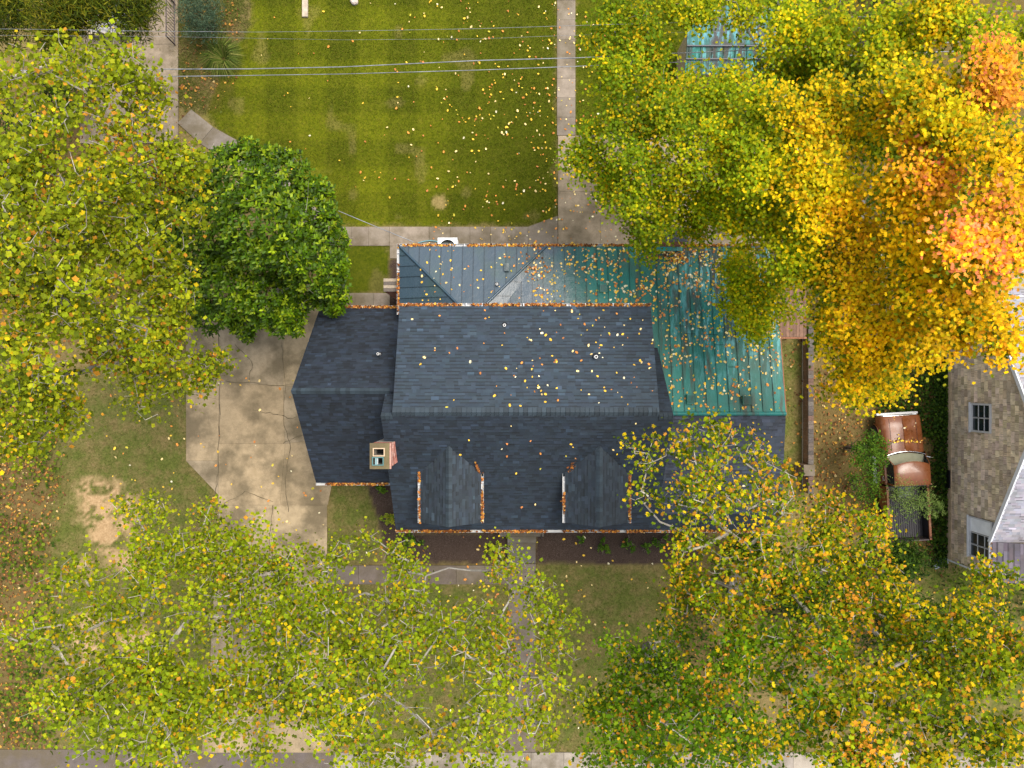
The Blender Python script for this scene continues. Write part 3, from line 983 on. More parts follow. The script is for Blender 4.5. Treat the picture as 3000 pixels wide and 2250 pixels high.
# short cross joints in the sheets
for px, py, L in ((1927, 930, 30), (1958, 985, 30), (1990, 955, 30), (2022, 978, 30), (2055, 962, 30), (2087, 980, 30), (2110, 1010, 30), (2265, 980, 20), (1960, 1075, 28), (2150, 1075, 30)):
    z = EZ; 
    for _ in range(4):
        p = P(px, py, z); z = EZ + MS * (EY - p[1])
    MB().box(p[0] - L / 140, p[0] + L / 140, p[1] - .012, p[1] + .012, z - .01, z + .022, (.45, .45, .45)).build('cross_joint', 'roof_metal', metal)
gutter(house, (HX0, EY, EZ - .01), (RX, EY, EZ - .01), (0, 1, 0), w=.10, nb=26, fill=2300, pal=BROWN + [((.7, .4, .05), 3)])
gutter(house, (HX0, ytop + .3, EZ - .01), (HX0, EY + .1, EZ - .01), (-1, 0, 0), w=.10, nb=4, fill=150)
MB().box(RX, RX + .03, rYR, EY, EZ - .1, EZ).prism([(RX, rYR, rZR + .015), (RX + .035, rYR, rZR + .015), (RX + .035, EY, EZ + .015), (RX, EY, EZ + .015)], (0, 0, -.16), (.30, .12, .07)).build('rake_trim', 'wood', house)
# roof fittings
def on(px, py, fz):
    z = 5.0
    for _ in range(8):
        p = P(px, py, z); z = fz(p)
    return p
fMN = lambda p: ZN + (YN - p[1]) * (ZNr - ZN) / (YN - YR - .15)
fC = lambda p: EZ + MS * (EY - p[1])
fHN = lambda p: EZ + hs * (EY - p[1])
fWN = lambda p: wZN + (wYN - p[1]) * (wZR - wZN) / (wYN - wYR)
fMS = lambda p: ZR + (p[1] - YR) * S_SL
fRS = lambda p: rZR + (p[1] - rYR) * (rZR - rZB) / (rYR - rYB)
for px, py, fn, r, h in ((1478, 953, fMN, .06, .10), (1744, 1046, fMN, .07, .30), (1113, 1038, fWN, .055, .45), (1456, 834, fHN, .055, .22)):
    p = on(px, py, fn)
    v = MB().tube([p, p + np.array([0, 0, h])], r, 14, (.62, .62, .60)).build('vent_pipe', 'plain', house)
    MB().tube([p + np.array([0, 0, -.03]), p + np.array([0, 0, .045])], [r * 2.2, r * 1.25], 16, (.012, .014, .02)).build('flashing', 'plain', v)
    MB().tube([p + np.array([0, 0, h]), p + np.array([0, 0, h + .004])], r * .62, 12, (.01, .01, .01)).build('pipe_mouth', 'plain', v)
for px, py, fn, a, b in ((1484, 785, fHN, .10, .16), (1767, 845, fC, .16, .17), (2021, 1170, fC, .16, .20), (2187, 1172, fC, .20, .18)):
    p = on(px, py, fn); z = p[2]
    v = MB().box(p[0] - a, p[0] + a, p[1] - b, p[1] + b, z - .1, z + .16, (.85, 1.0, .95)).build('roof_vent', 'roof_metal', house)
    MB().box(p[0] - a * .8, p[0] + a * .8, p[1] - b * .8, p[1] + b * .8, z + .16, z + .175, (.5, .6, .6)).build('lid', 'roof_metal', v)

# main chimney
cx0, cx1, cy0, cy1, cz = -5.22, -4.54, -3.10, -2.22, 8.0
ch = None
fl = ((-5.11, -4.74, -2.64, -2.40), (-5.14, -4.78, -2.98, -2.73))
def ringtop(m, x0, x1, y0, y1, holes, z0, z1, c):
    """block with rectangular holes, built of bars"""
    yb = [y1] + [v for h in holes for v in (h[3], h[2])] + [y0]
    m.box(x0, x1, yb[1], yb[0], z0, z1, c)
    for i, h in enumerate(holes):
        m.box(x0, h[0], h[2], h[3], z0, z1, c); m.box(h[1], x1, h[2], h[3], z0, z1, c)
        m.box(x0, x1, yb[2 * i + 3] if i == len(holes) - 1 else holes[i + 1][3], h[2], z0, z1, c)
m = MB().box(cx0, cx1, cy0, cy1, 3.0, cz - .9)
ringtop(m, cx0, cx1, cy0, cy1, fl, cz - .9, cz, (1, 1, 1))
ch = m.build('chimney', 'mortar', house)
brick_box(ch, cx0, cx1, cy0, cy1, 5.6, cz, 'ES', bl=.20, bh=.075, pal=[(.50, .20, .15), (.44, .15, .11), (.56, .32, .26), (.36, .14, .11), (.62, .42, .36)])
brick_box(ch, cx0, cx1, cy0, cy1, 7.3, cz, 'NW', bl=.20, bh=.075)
crm = MB()
ringtop(crm, cx0 - .05, cx1 + .0, cy0 - .05, cy1 + .03, fl, cz, cz + .09, (.165, .130, .065))
crm.build('crown', 'concrete', ch)
MB().box(cx1 + .002, cx1 + .05, cy0 - .05, cy1 + .03, cz - .09, cz + .05, (.46, .26, .21)).build('corbel', 'brick', ch)
for (a, b, c_, d), cc in zip(fl, ((.52, .38, .25), (.07, .16, .16))):
    m = MB(); t_ = .035
    ringtop(m, a - t_, b + t_, c_ - t_, d + t_, ((a, b, c_, d),), cz + .06, cz + .15, cc)
    f_ = m.build('flue', 'plain', ch)
    MB().box(a + .004, b - .004, c_ + .004, d - .004, cz - .85, cz - .5, (.012, .010, .009)).build('flue_shaft', 'black_void', f_)
MB().box(-5.06, -5.0, -2.98, -2.73, cz + .10, cz + .13, (.20, .32, .33)).box(-4.985, -4.96, -2.97, -2.74, cz + .08, cz + .11, (.5, .55, .55)).build('damper_flap', 'plain', ch)

# brick chimney at the rear eave
c2 = MB().box(6.25, 7.2, 5.9, 6.35, 0, 5.2).build('brick_chimney', 'mortar', house)
brick_box(c2, 6.25, 7.2, 5.9, 6.35, 3.9, 5.15, 'SWE', bl=.20, bh=.075, pal=[(.26, .10, .06), (.32, .15, .09), (.22, .085, .055)])
MB().box(6.2, 7.25, 5.86, 6.4, 5.16, 5.24, (.05, .055, .07)).build('cap', 'plain', c2)
MB().box(6.1, 7.3, 5.72, 5.89, 3.86, 3.98, (1.6, 2.6, 2.6)).build('flashing', 'roof_metal', c2)

# low brick outdoor chimney at the left
bc = thing('brick_chimney_stack', 'low red brick stack standing beside the small lawn patch', 'chimney', (-5.28, 4.35, 0))
MB().box(-5.58, -5.0, 4.05, 4.60, -.1, 3.42).build('core', 'mortar', bc)
brick_box(bc, -5.58, -5.0, 4.05, 4.60, .0, 3.42, 'ES', bl=.20, bh=.076, pal=[(.40, .17, .12), (.34, .14, .10), (.46, .26, .19), (.28, .12, .09)])
for i in range(4):
    MB().box(-5.60, -4.99, 4.03 + i * .145, 4.03 + i * .145 + .135, 3.42, 3.50, (.30, .245, .18) if i % 2 else (.115, .095, .08)).build('cap_brick', 'brick', bc)

# ------------------------------------------------------------------ neighbouring house at the right
nb = thing('neighbour_house', 'tan shake sided house with a grey roof at the right edge', 'house', (21.1, -2, 0))
NX = 21.12
NY0, NY1, NPK, NZP = -8.45, 4.9, -1.75, 6.05
nz = lambda y: NZP - .52 * abs(y - NPK) if y > -6.9 else 3.38
wall_pts = [(NX, NY0, -.1), (NX, NY0, 3.3), (NX, -6.9, 3.3), (NX, NPK, NZP - .08), (NX, NY1, nz(NY1) - .08), (NX, NY1, -.1)]
nw = MB().prism(wall_pts[::-1], (.3, 0, 0), (.12, .09, .055)).build('wall', 'siding', nb)
MB().box(NX + .3, NX + 11, NY0, NY1, -.1, 3.0, (.3, .25, .18)).build('wall_body', 'siding', nb)
MB().box(NX - .06, NX - .002, NY0, NY1, -.1, .42, (.48, .36, .23)).build('foundation', 'siding', nb)
WIN = [(-2.12, -.93, 1.98, 3.16), (-7.85, -6.12, 1.85, 3.27)]
shk = []
zc = .42; k = 0
while zc < 6.0:
    hc = .235
    y = NY0 + .02 - random.uniform(0, .3)
    while y < NY1:
        wd = random.uniform(.18, .52)
        a, b = max(y, NY0), min(y + wd, NY1); y += wd
        if b - a < .05: continue
        zt = min(zc + hc, nz(a) - .12, nz(b) - .12)
        if zt - zc < .05: continue
        segs = [(a, b)]
        for (wy0, wy1, wz0, wz1) in WIN:
            if zc + hc > wz0 - .05 and zc < wz1 + .05:
                ns = []
                for (p, q) in segs:
                    if q <= wy0 - .06 or p >= wy1 + .06: ns.append((p, q)); continue
                    if p < wy0 - .06: ns.append((p, wy0 - .06))
                    if q > wy1 + .06: ns.append((wy1 + .06, q))
                segs = ns
        for p, q in segs:
            if q - p < .04: continue
            c = np.array([.62, .50, .36]) * random.uniform(.62, 1.2) * np.array([1, random.uniform(.95, 1.04), random.uniform(.88, 1.08)])
            shk.append((p + .006, q - .006, zc + random.uniform(-.012, .012), zt, tuple(c), random.uniform(.022, .045)))
    zc += hc; k += 1
shk.sort(key=lambda s: abs((s[0] + s[1]) / 2 + 2.5) + max(0, s[3] - 4.8) * 10)
def shake(m, s):
    y0, y1, z0, z1, c, th = s
    m.prism([(NX - th, y0, z0), (NX - th, y1, z0), (NX - .006, y1, z1 + .02), (NX - .006, y0, z1 + .02)][::-1], (.02, 0, 0), c)
    for g in range(random.randint(1, 3)):                      # grooves of the split face
        yy = random.uniform(y0 + .02, y1 - .02)
        m.prism([(NX - th - .004, yy, z0 + .01), (NX - th - .004, yy + .012, z0 + .01), (NX - .012, yy + .012, z1), (NX - .012, yy, z1)][::-1], (.01, 0, 0), tuple(np.array(c) * .6))
    return m
for s in shk[:290]: shake(MB(), s).build('shake', 'siding', nw)
mm = MB()
for s in shk[290:]: shake(mm, s)
mm.build('shake_courses', 'siding', nw, kind='stuff')
# windows: frame, sashes, panes
def nwin(y0, y1, z0, z1, panel=None):
    fr = MB()
    for a, b, c_, d in ((y0 - .06, y1 + .06, z1, z1 + .07), (y0 - .06, y1 + .06, z0 - .07, z0), (y0 - .06, y0, z0, z1), (y1, y1 + .06, z0, z1)):
        fr.box(NX - .10, NX + .02, a, b, c_, d)
    wo = fr.build('window', 'white_metal', nb)
    MB().box(NX - .17, NX - .1, y0 - .1, y1 + .1, z0 - .11, z0 - .06).build('sill', 'white_metal', wo)
    yy0, yy1 = y0, y1
    if panel:
        MB().box(NX - .05, NX - .015, y1 - panel, y1, z0, z1, (.75, .76, .77)).build('blind_panel', 'plain', wo)
        yy1 = y1 - panel - .03
    n2 = 2
    for i in range(n2):
        a = yy0 + (yy1 - yy0) * i / n2; b = yy0 + (yy1 - yy0) * (i + 1) / n2
        s = MB().box(NX - .05, NX - .01, b - .03, b + .03 if i < n2 - 1 else b, z0, z1).box(NX - .05, NX - .01, a, a + .02, z0, z1).build('sash', 'white_metal', wo)
        for j in range(3):
            c_ = z0 + (z1 - z0) * j / 3; d = z0 + (z1 - z0) * (j + 1) / 3
            MB().box(NX - .03, NX - .015, a + .02, b - .03, c_ + .02, d - .02).build('pane', 'glass', wo)
            MB().box(NX - .05, NX - .012, a + .02, b - .03, d - .02, d + .02).build('glazing_bar', 'white_metal', wo)
nwin(*WIN[0]); nwin(*WIN[1], panel=.62)
MB().box(NX - .14, NX - .05, -5.0, -4.15, .02, .40, (.012, .012, .012)).build('cellar_window', 'black_void', nb)
# roofs
nr = MB(); npc = []
RXE = NX + 11
x0 = NX - .16
upNS = unit((0, 1, .52)); upNN = unit((0, -1, .52))
q = [(x0, -6.92, NZP - .52 * 5.17 + .04), (RXE, -6.92, NZP - .52 * 5.17 + .04), (RXE, NPK, NZP + .04), (x0, NPK, NZP + .04)]
slab_plane(nr, q, c=(.2, .2, .22)); shingles(npc, q, (1, 0, 0), upNS, base=(.27, .26, .285), var=.16, band=.25)
q = [(RXE, NY1 + .4, nz(NY1 + .4) + .04), (x0, NY1 + .4, nz(NY1 + .4) + .04), (x0, NPK, NZP + .04), (RXE, NPK, NZP + .04)]
slab_plane(nr, q, c=(.2, .2, .22)); shingles(npc, q, (-1, 0, 0), upNN, base=(.27, .26, .285), var=.16, band=.25)
q = [(NX - .12, -6.9, 3.42), (NX - .12, -8.62, 3.42), (NX + 5, -8.62, 3.42 + 5.12 * .46), (NX + 5, -6.9, 3.42 + 5.12 * .46)]
slab_plane(nr, q, c=(.1, .09, .1)); shingles(npc, q, (0, -1, 0), unit((1, 0, .46)), base=(.115, .095, .112), var=.22, wr=(.25, .6), expo=.2)
nrf = nr.build('roof', 'shingle', nb)
add_pieces(MB(), npc).build('shingle_courses', 'shingle', nrf, kind='stuff')
for ya, yb_ in ((-6.92, NPK), (NY1 + .4, NPK)):
    za, zb_ = NZP - .52 * abs(ya - NPK) + .05, NZP + .05
    MB().prism([(x0 - .05, ya, za), (x0 + .03, ya, za), (x0 + .03, yb_, zb_), (x0 - .05, yb_, zb_)][::(1 if ya < yb_ else -1)], (0, 0, -.2), (.62, .63, .65)).build('rake_board', 'plain', nb)
g = gutter(nb, (NX - .12, -8.62, 3.41), (NX - .12, -6.92, 3.41), (-1, 0, 0), nb=2, fill=30)
gutter(nb, (NX - .12, -8.62, 3.41), (NX + .5, -8.62, 3.41), (0, -1, 0), nb=1, fill=20)
MB().tube([(NX - .05, NY0 - .05, 3.3), (NX - .05, NY0 - .05, .1), (NX - .35, NY0 + .1, .03)], .045, 6, (.62, .63, .64)).build('downspout', 'plain', nb)
a = P(2735, 1660, .05); b = P(2775, 1640, .05)
MB().prism([P(2733, 1650, .06), P(2742, 1668, .06), P(2780, 1650, .06), P(2772, 1632, .06)], (0, 0, -.1), (.30, .33, .38)).build('splash_block', 'plain', nb)

# ------------------------------------------------------------------ brick garden wall
gw = thing('garden_wall', 'long low brick wall with a pale cap right of the house', 'wall', tuple(P(2360, 1250, 0)))
wx0, wx1 = 14.12, 14.33
wy0, wy1 = P(0, 1440, 0)[1], P(0, 960, 0)[1]
MB().box(wx0, wx1, wy0, wy1, -.1, .62).build('core', 'mortar', gw)
brick_box(gw, wx0, wx1, wy0, wy1, .06, .62, 'W', bl=.42, bh=.14, pal=[(.15, .085, .05), (.12, .075, .045), (.18, .10, .06)])
y = wy0
while y < wy1:
    L = random.uniform(.18, .26)
    MB().box(wx0 - .01, wx1 + .03, y, min(y + L - .012, wy1), .62, .69 + random.uniform(0, .008), tuple(np.array(random.choice([(.12, .095, .08), (.085, .072, .066), (.13, .08, .06), (.105, .092, .08)])) * random.uniform(.85, 1.15))).build('cap_brick', 'brick', gw)
    y += L
pier = thing('brick_pier', 'square brick pier interrupting the low garden wall', 'pier', tuple(P(2368, 1378, 0)))
a = P(2372, 1378, 1.0)
MB().box(a[0] - .24, a[0] + .22, a[1] - .23, a[1] + .23, -.1, .92).build('core', 'mortar', pier)
brick_box(pier, a[0] - .24, a[0] + .22, a[1] - .23, a[1] + .23, .06, .92, 'WNS', bl=.23, bh=.08, pal=[(.16, .10, .06), (.13, .08, .05)])
MB().box(a[0] - .27, a[0] + .25, a[1] - .26, a[1] + .26, .92, 1.0, (.20, .165, .13)).build('cap', 'concrete', pier)

# wooden deck beside the metal roof
dk = thing('wooden_deck', 'weathered brown plank deck under the yellow maple', 'deck', (12.7, 3.6, 0))
for i in range(12):
    x = 11.62 + i * .155
    MB().box(x, x + .145, 2.15, 5.6, 1.95, 1.99 + random.uniform(0, .006), tuple(np.array((.17, .095, .062)) * random.uniform(.75, 1.25))).build('plank', 'wood', dk)
MB().box(11.6, 13.5, 2.08, 2.14, 1.72, 1.96, (.30, .13, .07)).build('fascia', 'wood', dk)
for x in (11.7, 13.3):
    for y in (2.2, 5.4):
        MB().box(x, x + .1, y, y + .1, -.1, 1.95, (.14, .08, .05)).build('post', 'wood', dk)

# shed with a patched turquoise roof, deep in the upper right trees
sh = thing('garden_shed', 'small shed with a dark and turquoise metal roof among the maples', 'shed', tuple(P(2120, 150, 0)))
a = P(2010, 190, 2.6); b = P(2260, 60, 2.6)
MB().box(a[0] + .2, b[0] - .2, a[1] - .2, b[1] - .2, -.1, 2.3, (.35, .27, .15)).build('wall', 'wood', sh)
rt = MB()
x0s, x1s, yt, ym, ybm = a[0], b[0] + .2, b[1] + .4, P(0, 130, 2.9)[1], P(0, 215, 2.5)[1]
pA = [(x0s, ym, 2.75), (x1s, ym + .1, 2.75), (x1s, yt, 3.1), (x0s, yt, 3.1)]
pB = [(x0s, ybm, 2.35), (x1s, ybm + .1, 2.35), (x1s, ym + .1, 2.74), (x0s, ym, 2.74)]
for q, c in ((pA, (.9, .9, 1.0)), (pB, (1.0, 1.0, 1.0))):
    slab_plane(rt, q, drop=.0, thick=.08, c=c)
so = rt.build('roof', 'roof_metal', sh)
for i in range(8):
    x = x0s + .1 + i * .52
    if x < x1s: MB().prism([(x, ybm + .05, 2.385), (x + .02, ybm + .05, 2.385), (x + .02, ym - .02, 2.76), (x, ym - .02, 2.76)], (0, 0, -.05), (.35, .4, .4)).build('seam', 'roof_metal', so)
for yy in (ym, (ym + ybm) / 2 + .05):
    zt = 2.78 if yy == ym else 2.60
    MB().box(x0s, x1s, yy - .03, yy + .02, zt - .05, zt + .03, (.08, .08, .09)).build('batten', 'plain', so)

# ------------------------------------------------------------------ air conditioner, hose
ac = thing('air_conditioner', 'white square air conditioning unit tucked under the rear eave', 'air conditioner', tuple(P(1311, 720, 0)))
acx, acy, az = P(1311, 720, .85)[0], 6.93 - .46, .85
m = MB()
q = .46; n = 32; rr = .37
for i in range(n):
    t0, t1 = 2 * math.pi * i / n, 2 * math.pi * (i + 1) / n
    def sq(t):
        c_, s_ = math.cos(t), math.sin(t); k = q / max(abs(c_), abs(s_)); return (acx + c_ * k, acy + s_ * k, az)
    m.poly([(acx + rr * math.cos(t0), acy + rr * math.sin(t0), az), sq(t0), sq(t1), (acx + rr * math.cos(t1), acy + rr * math.sin(t1), az)])
m.build('cover_plate', 'white_plastic', ac)
m = MB()
for a_, b_, c_, d_ in ((-q, q, -q, -q + .02), (-q, q, q - .02, q), (-q, -q + .02, -q, q), (q - .02, q, -q, q)):
    m.box(acx + a_, acx + b_, acy + c_, acy + d_, .0, az - .002)
m.build('casing', 'white_plastic', ac)
MB().tube([(acx, acy, az), (acx, acy, az - .3)], rr, 32, (.02, .02, .022), caps=False).poly([(acx + rr * math.cos(2 * math.pi * i / 24), acy + rr * math.sin(2 * math.pi * i / 24), az - .3) for i in range(24)], (.12, .14, .12)).build('fan_well', 'plain', ac)
for i in range(4):
    t0 = i * math.pi / 2 + .4
    MB().poly([(acx + .05 * math.cos(t0), acy + .05 * math.sin(t0), az - .1), (acx + .33 * math.cos(t0), acy + .33 * math.sin(t0), az - .12), (acx + .33 * math.cos(t0 + .7), acy + .33 * math.sin(t0 + .7), az - .08), (acx + .05 * math.cos(t0 + .7), acy + .05 * math.sin(t0 + .7), az - .1)], (.06, .07, .07)).build('fan_blade', 'plain', ac)
for r_ in (.1, .18, .26, .34):
    MB().tube([(acx + r_ * math.cos(2 * math.pi * i / 28), acy + r_ * math.sin(2 * math.pi * i / 28), az + .005) for i in range(29)], .005, 4, (.03, .03, .03), caps=False).build('guard_ring', 'plain', ac)
hz = .06
pts = [P(1225 + 70 * t, 712 - 7 * math.sin(math.pi * t), hz) for t in np.linspace(0, 1, 14)]
o = MB().tube(pts, .025, 8).build('garden_hose', 'hose', None, smooth=True)
tag(o, 'pale blue hose arched on the slabs beside the air conditioner', 'hose')

# ------------------------------------------------------------------ terrace railing, tray, plank, stone
rl = thing('railing', 'dark metal railing along the edge of the upper terrace', 'railing', tuple(P(512, 78, 0)))
xr_ = P(514, 0, 0)[0]; ya, yb_ = P(0, 133, 0)[1], P(0, 15, 0)[1]
MB().tube([(xr_, ya, .92), (xr_, yb_ + 1.5, .92)], .028, 8).build('handrail', 'dark_metal', rl)
MB().tube([(xr_, ya, .10), (xr_, yb_ + 1.5, .10)], .022, 8).build('rail', 'dark_metal', rl)
y = ya + .16
while y < yb_ + 1.4:
    MB().tube([(xr_, y, .1), (xr_, y, .92)], .012, 5).build('baluster', 'dark_metal', rl); y += .155
for y in (ya, yb_, yb_ + 1.5):
    MB().tube([(xr_, y, 0), (xr_, y, .95)], .03, 8).build('post', 'dark_metal', rl)

ty = thing('flat_trailer', 'shallow beige trailer bed half under the dark leaved tree', 'trailer', tuple(P(318, 60, 0)))
a = P(262, 98, .5); b = P(376, 10, .5)
MB().box(a[0], b[0], a[1], b[1], .40, .46, (.30, .29, .28)).build('floor', 'plain', ty)
for q in ((a[0], b[0], a[1] - .06, a[1]), (a[0], b[0], b[1], b[1] + .06), (a[0] - .06, a[0], a[1] - .06, b[1] + .06), (b[0], b[0] + .06, a[1] - .06, b[1] + .06)):
    MB().box(*q, .36, .60, (.42, .34, .23)).build('side_board', 'plain', ty)
for x in (a[0] + .3, b[0] - .5):
    for y in (a[1] + .2, b[1] - .3):
        MB().tube([(x, y, .2), (x + .18, y, .2)], .22, 16, (.03, .03, .03)).build('wheel', 'rubber', ty)
fc = thing('white_garden_chair', 'white plastic chair lying on the beige trailer bed', 'chair', tuple(P(352, 50, .5)))
p = P(355, 58, .75)
MB().box(p[0] - .25, p[0] + .2, p[1] - .22, p[1] + .2, .72, .76).build('seat', 'white_plastic', fc)
for i in range(5):
    MB().box(p[0] - .27 + i * .1, p[0] - .21 + i * .1, p[1] + .2, p[1] + .26, .76, 1.3).build('back_slat', 'white_plastic', fc)
for dx, dy in ((-.22, -.18), (.17, -.18), (-.22, .17), (.17, .17)):
    MB().tube([(p[0] + dx, p[1] + dy, .46), (p[0] + dx, p[1] + dy, .74)], .025, 6).build('leg', 'white_plastic', fc)
MB().tube([(p[0] - .25, p[1] - .2, .95), (p[0] - .25, p[1] + .2, .98)], .03, 6).build('armrest', 'white_plastic', fc)
a = P(885, 48, .08); b = P(901, -60, .08)
pl = MB().box(a[0], b[0], a[1], b[1], -.05, .08, (.40, .33, .25)).build('timber_plank', 'wood')
tag(pl, 'pale plank lying at the top edge of the lawn', 'plank')
p = P(1038, 2, .06)
pts = [(p[0] + .22 * math.cos(t_) * random.uniform(.75, 1.1), p[1] + .2 * math.sin(t_) * random.uniform(.75, 1.1)) for t_ in np.linspace(0, 2 * math.pi, 9)[:-1]]
m = MB().loft([[(x, y, -.08) for x, y in pts], [(x, y, .06) for x, y in pts], [(p[0] + (x - p[0]) * .7, p[1] + (y - p[1]) * .7, .12) for x, y in pts]], (.50, .42, .36), closed=True)
m.poly([(p[0] + (x - p[0]) * .7, p[1] + (y - p[1]) * .7, .12) for x, y in pts], (.5, .42, .36))
tag(m.build('stone', 'brick'), 'pale pinkish stone at the top edge of the lawn', 'stone')
m = MB()
p = P(40, 705, .4)
m.loft([[(p[0] + r_ * math.cos(t_), p[1] + r_ * math.sin(t_), z_) for t_ in np.linspace(0, 2 * math.pi, 17)[:-1]] for r_, z_ in ((.22, 0), (.25, .3), (.21, .6), (.23, .62))], closed=True)
m.poly([(p[0] + .2 * math.cos(t_), p[1] + .2 * math.sin(t_), .58) for t_ in np.linspace(0, 2 * math.pi, 17)[:-1]])
tag(m.build('blue_barrel', 'blue_plastic', None), 'blue plastic barrel glimpsed under the left trees', 'barrel')
ct = thing('wooden_crate', 'brown plank crate glimpsed left of the magnolia', 'crate', tuple(P(385, 715, 0)))
a = P(360, 735, .5); b = P(412, 695, .5)
for i in range(5):
    w_ = (b[0] - a[0]) / 5
    MB().box(a[0] + i * w_, a[0] + (i + 1) * w_ - .01, a[1], b[1], .44, .5, tuple(np.array((.34, .17, .07)) * random.uniform(.8, 1.2))).build('lid_plank', 'wood', ct)
for q in ((a[0], b[0], a[1], a[1] + .03), (a[0], b[0], b[1] - .03, b[1]), (a[0], a[0] + .03, a[1], b[1]), (b[0] - .03, b[0], a[1], b[1])):
    MB().box(*q, -.05, .44, (.28, .14, .06)).build('side_plank', 'wood', ct)

# ------------------------------------------------------------------ overhead cables
def cable(label, pts, r, z0, sag=.25, c=(1, 1, 1)):
    w = [P(x, y, z0) for x, y in pts]
    t_ = np.linspace(0, 1, len(w))
    w = [p + np.array([0, 0, -sag * 4 * a * (1 - a)]) for p, a in zip(w, t_)]
    o = MB().tube(w, r, 6, c).build('overhead_cable', 'cable', None, smooth=True)
    tag(o, label, 'cable')
cable('thick grey cable crossing the lawn, the upper of the close pair', [(-400, 207), (0, 203), (475, 195), (720, 192), (1000, 185), (1400, 166), (1700, 159), (1890, 152), (2300, 138), (3300, 105)], .017, 9.0, .3)
cable('dark cable crossing the lawn, the lower of the close pair', [(-400, 222), (0, 220), (400, 217), (720, 211), (1000, 206), (1400, 195), (1690, 186), (2300, 165), (3300, 130)], .014, 8.8, .3)
cable('thin pale wire crossing near the top edge', [(-400, 80), (100, 84), (430, 88), (750, 90), (1000, 87), (1400, 80), (1640, 73), (2300, 55), (3300, 20)], .006, 9.2, .1)
cable('very thin wire just below the pale wire near the top', [(-400, 100), (500, 105), (1000, 113), (1400, 110), (1700, 100), (3300, 60)], .004, 8.0, .1)
w = []
A, B = P(560, 430, 6.2), np.array([P(1212, 709, 4.05)[0], P(1212, 709, 4.05)[1], 4.05])
for a in np.linspace(0, 1, 16):
    w.append(A + (B - A) * a + np.array([0, 0, -.35 * 4 * a * (1 - a)]))
tag(MB().tube(w, .016, 6).build('service_cable', 'cable', None, smooth=True), 'single cable slanting from the magnolia to the rear eave corner', 'cable')

# ------------------------------------------------------------------ pickup truck (nose towards +y of its own frame)
tk = thing('pickup_truck', 'old brown pickup truck parked beside the shake sided house', 'truck', (18.52, -4.35, 0), rotz=R(3.3), local=True)
def sym(half):
    """half section from the centre line outwards -> full section, left to right"""
    L_ = [(-x, y, z) for x, y, z in half[::-1]]
    return L_ + [(x, y, z) for x, y, z in half[1:]]
def hood_sec(y, zc, zs, ws, wb, zb, cr=.03):
    return sym([(0, y, zc + cr), (.05, y, zc), (ws * .55, y, zc - .01), (ws * .86, y, zs + .02), (ws, y, zs - .06), (wb, y, (zs + zb) / 2), (wb, y, zb)])
m = MB().loft([hood_sec(2.86, .96, .92, .86, .93, .50, 0), hood_sec(2.80, 1.05, 1.0, .90, .96, .48, .01), hood_sec(2.3, 1.12, 1.06, .92, .98, .48), hood_sec(1.7, 1.16, 1.10, .93, .99, .48), hood_sec(1.12, 1.18, 1.12, .94, 1.0, .48)][::-1])
m.poly(hood_sec(2.86, .96, .92, .86, .93, .50, 0)[::-1])
m.build('hood_body', 'truck_paint', tk, smooth=True)
MB().loft([[(x, y, z) for x, z in ((-.035, zc), (0, zc + .035), (.035, zc))] for y, zc in ((2.75, 1.06), (2.3, 1.13), (1.7, 1.17), (1.3, 1.185))][::-1]).build('hood_crease', 'truck_paint', tk)
for x in (-.62, .62):
    MB().tube([(x, 2.74, 1.045), (x, 2.2, 1.115), (x, 1.25, 1.165)], .008, 4, (.2, .2, .2)).build('hood_seam', 'dark_metal', tk)
MB().box(-.98, .98, 2.90, 3.0, .48, .66).build('bumper', 'white_metal', tk)
MB().box(-.80, .80, 2.855, 2.885, .62, .90).build('grille', 'chrome', tk)
for x in (-.72, .72):
    MB().tube([(x, 2.86, .80), (x, 2.91, .80)], .10, 16, (.9, .9, .85)).build('headlight', 'white_plastic', tk)
# cab
def cab(y, w, z): return [(-w, y, z), (w, y, z)]
m = MB()
m.loft([[(-1.0, 1.12, .48), (-1.0, 1.12, 1.12)], [(-1.0, -.32, .48), (-1.0, -.32, 1.16)]]); m.loft([[(1.0, 1.12, 1.12), (1.0, 1.12, .48)], [(1.0, -.32, 1.16), (1.0, -.32, .48)]])
m.loft([[(-1.0, -.32, .48), (-1.0, -.32, 1.16)], [(1.0, -.32, .48), (1.0, -.32, 1.16)]])
m.loft([[(-1.0, 1.12, 1.12), (-.9, .98, 1.17)], [(-1.0, -.32, 1.16), (-.9, -.30, 1.18)]]); m.loft([[(.9, .98, 1.17), (1.0, 1.12, 1.12)], [(.9, -.30, 1.18), (1.0, -.32, 1.16)]])
m.build('cab_body', 'truck_paint', tk)
# roof with a curved visor edge
def roof_sec(t_):
    x = -.80 + 1.60 * t_
    yf = .62 + .16 * (1 - (2 * t_ - 1) ** 2)
    dz = -.05 * (2 * t_ - 1) ** 4
    return [(x, yf, 1.70 + dz), (x, yf - .05, 1.745 + dz), (x, .2, 1.765 + dz), (x, -.2, 1.755 + dz), (x, -.34, 1.70 + dz)]
rs = [roof_sec(a) for a in np.linspace(0, 1, 15)]
rs = [[(-.845, y, z - .06) for x, y, z in rs[0]]] + rs + [[(.845, y, z - .06) for x, y, z in rs[-1]]]
MB().loft(rs[::-1]).build('roof', 'truck_paint', tk, smooth=True)
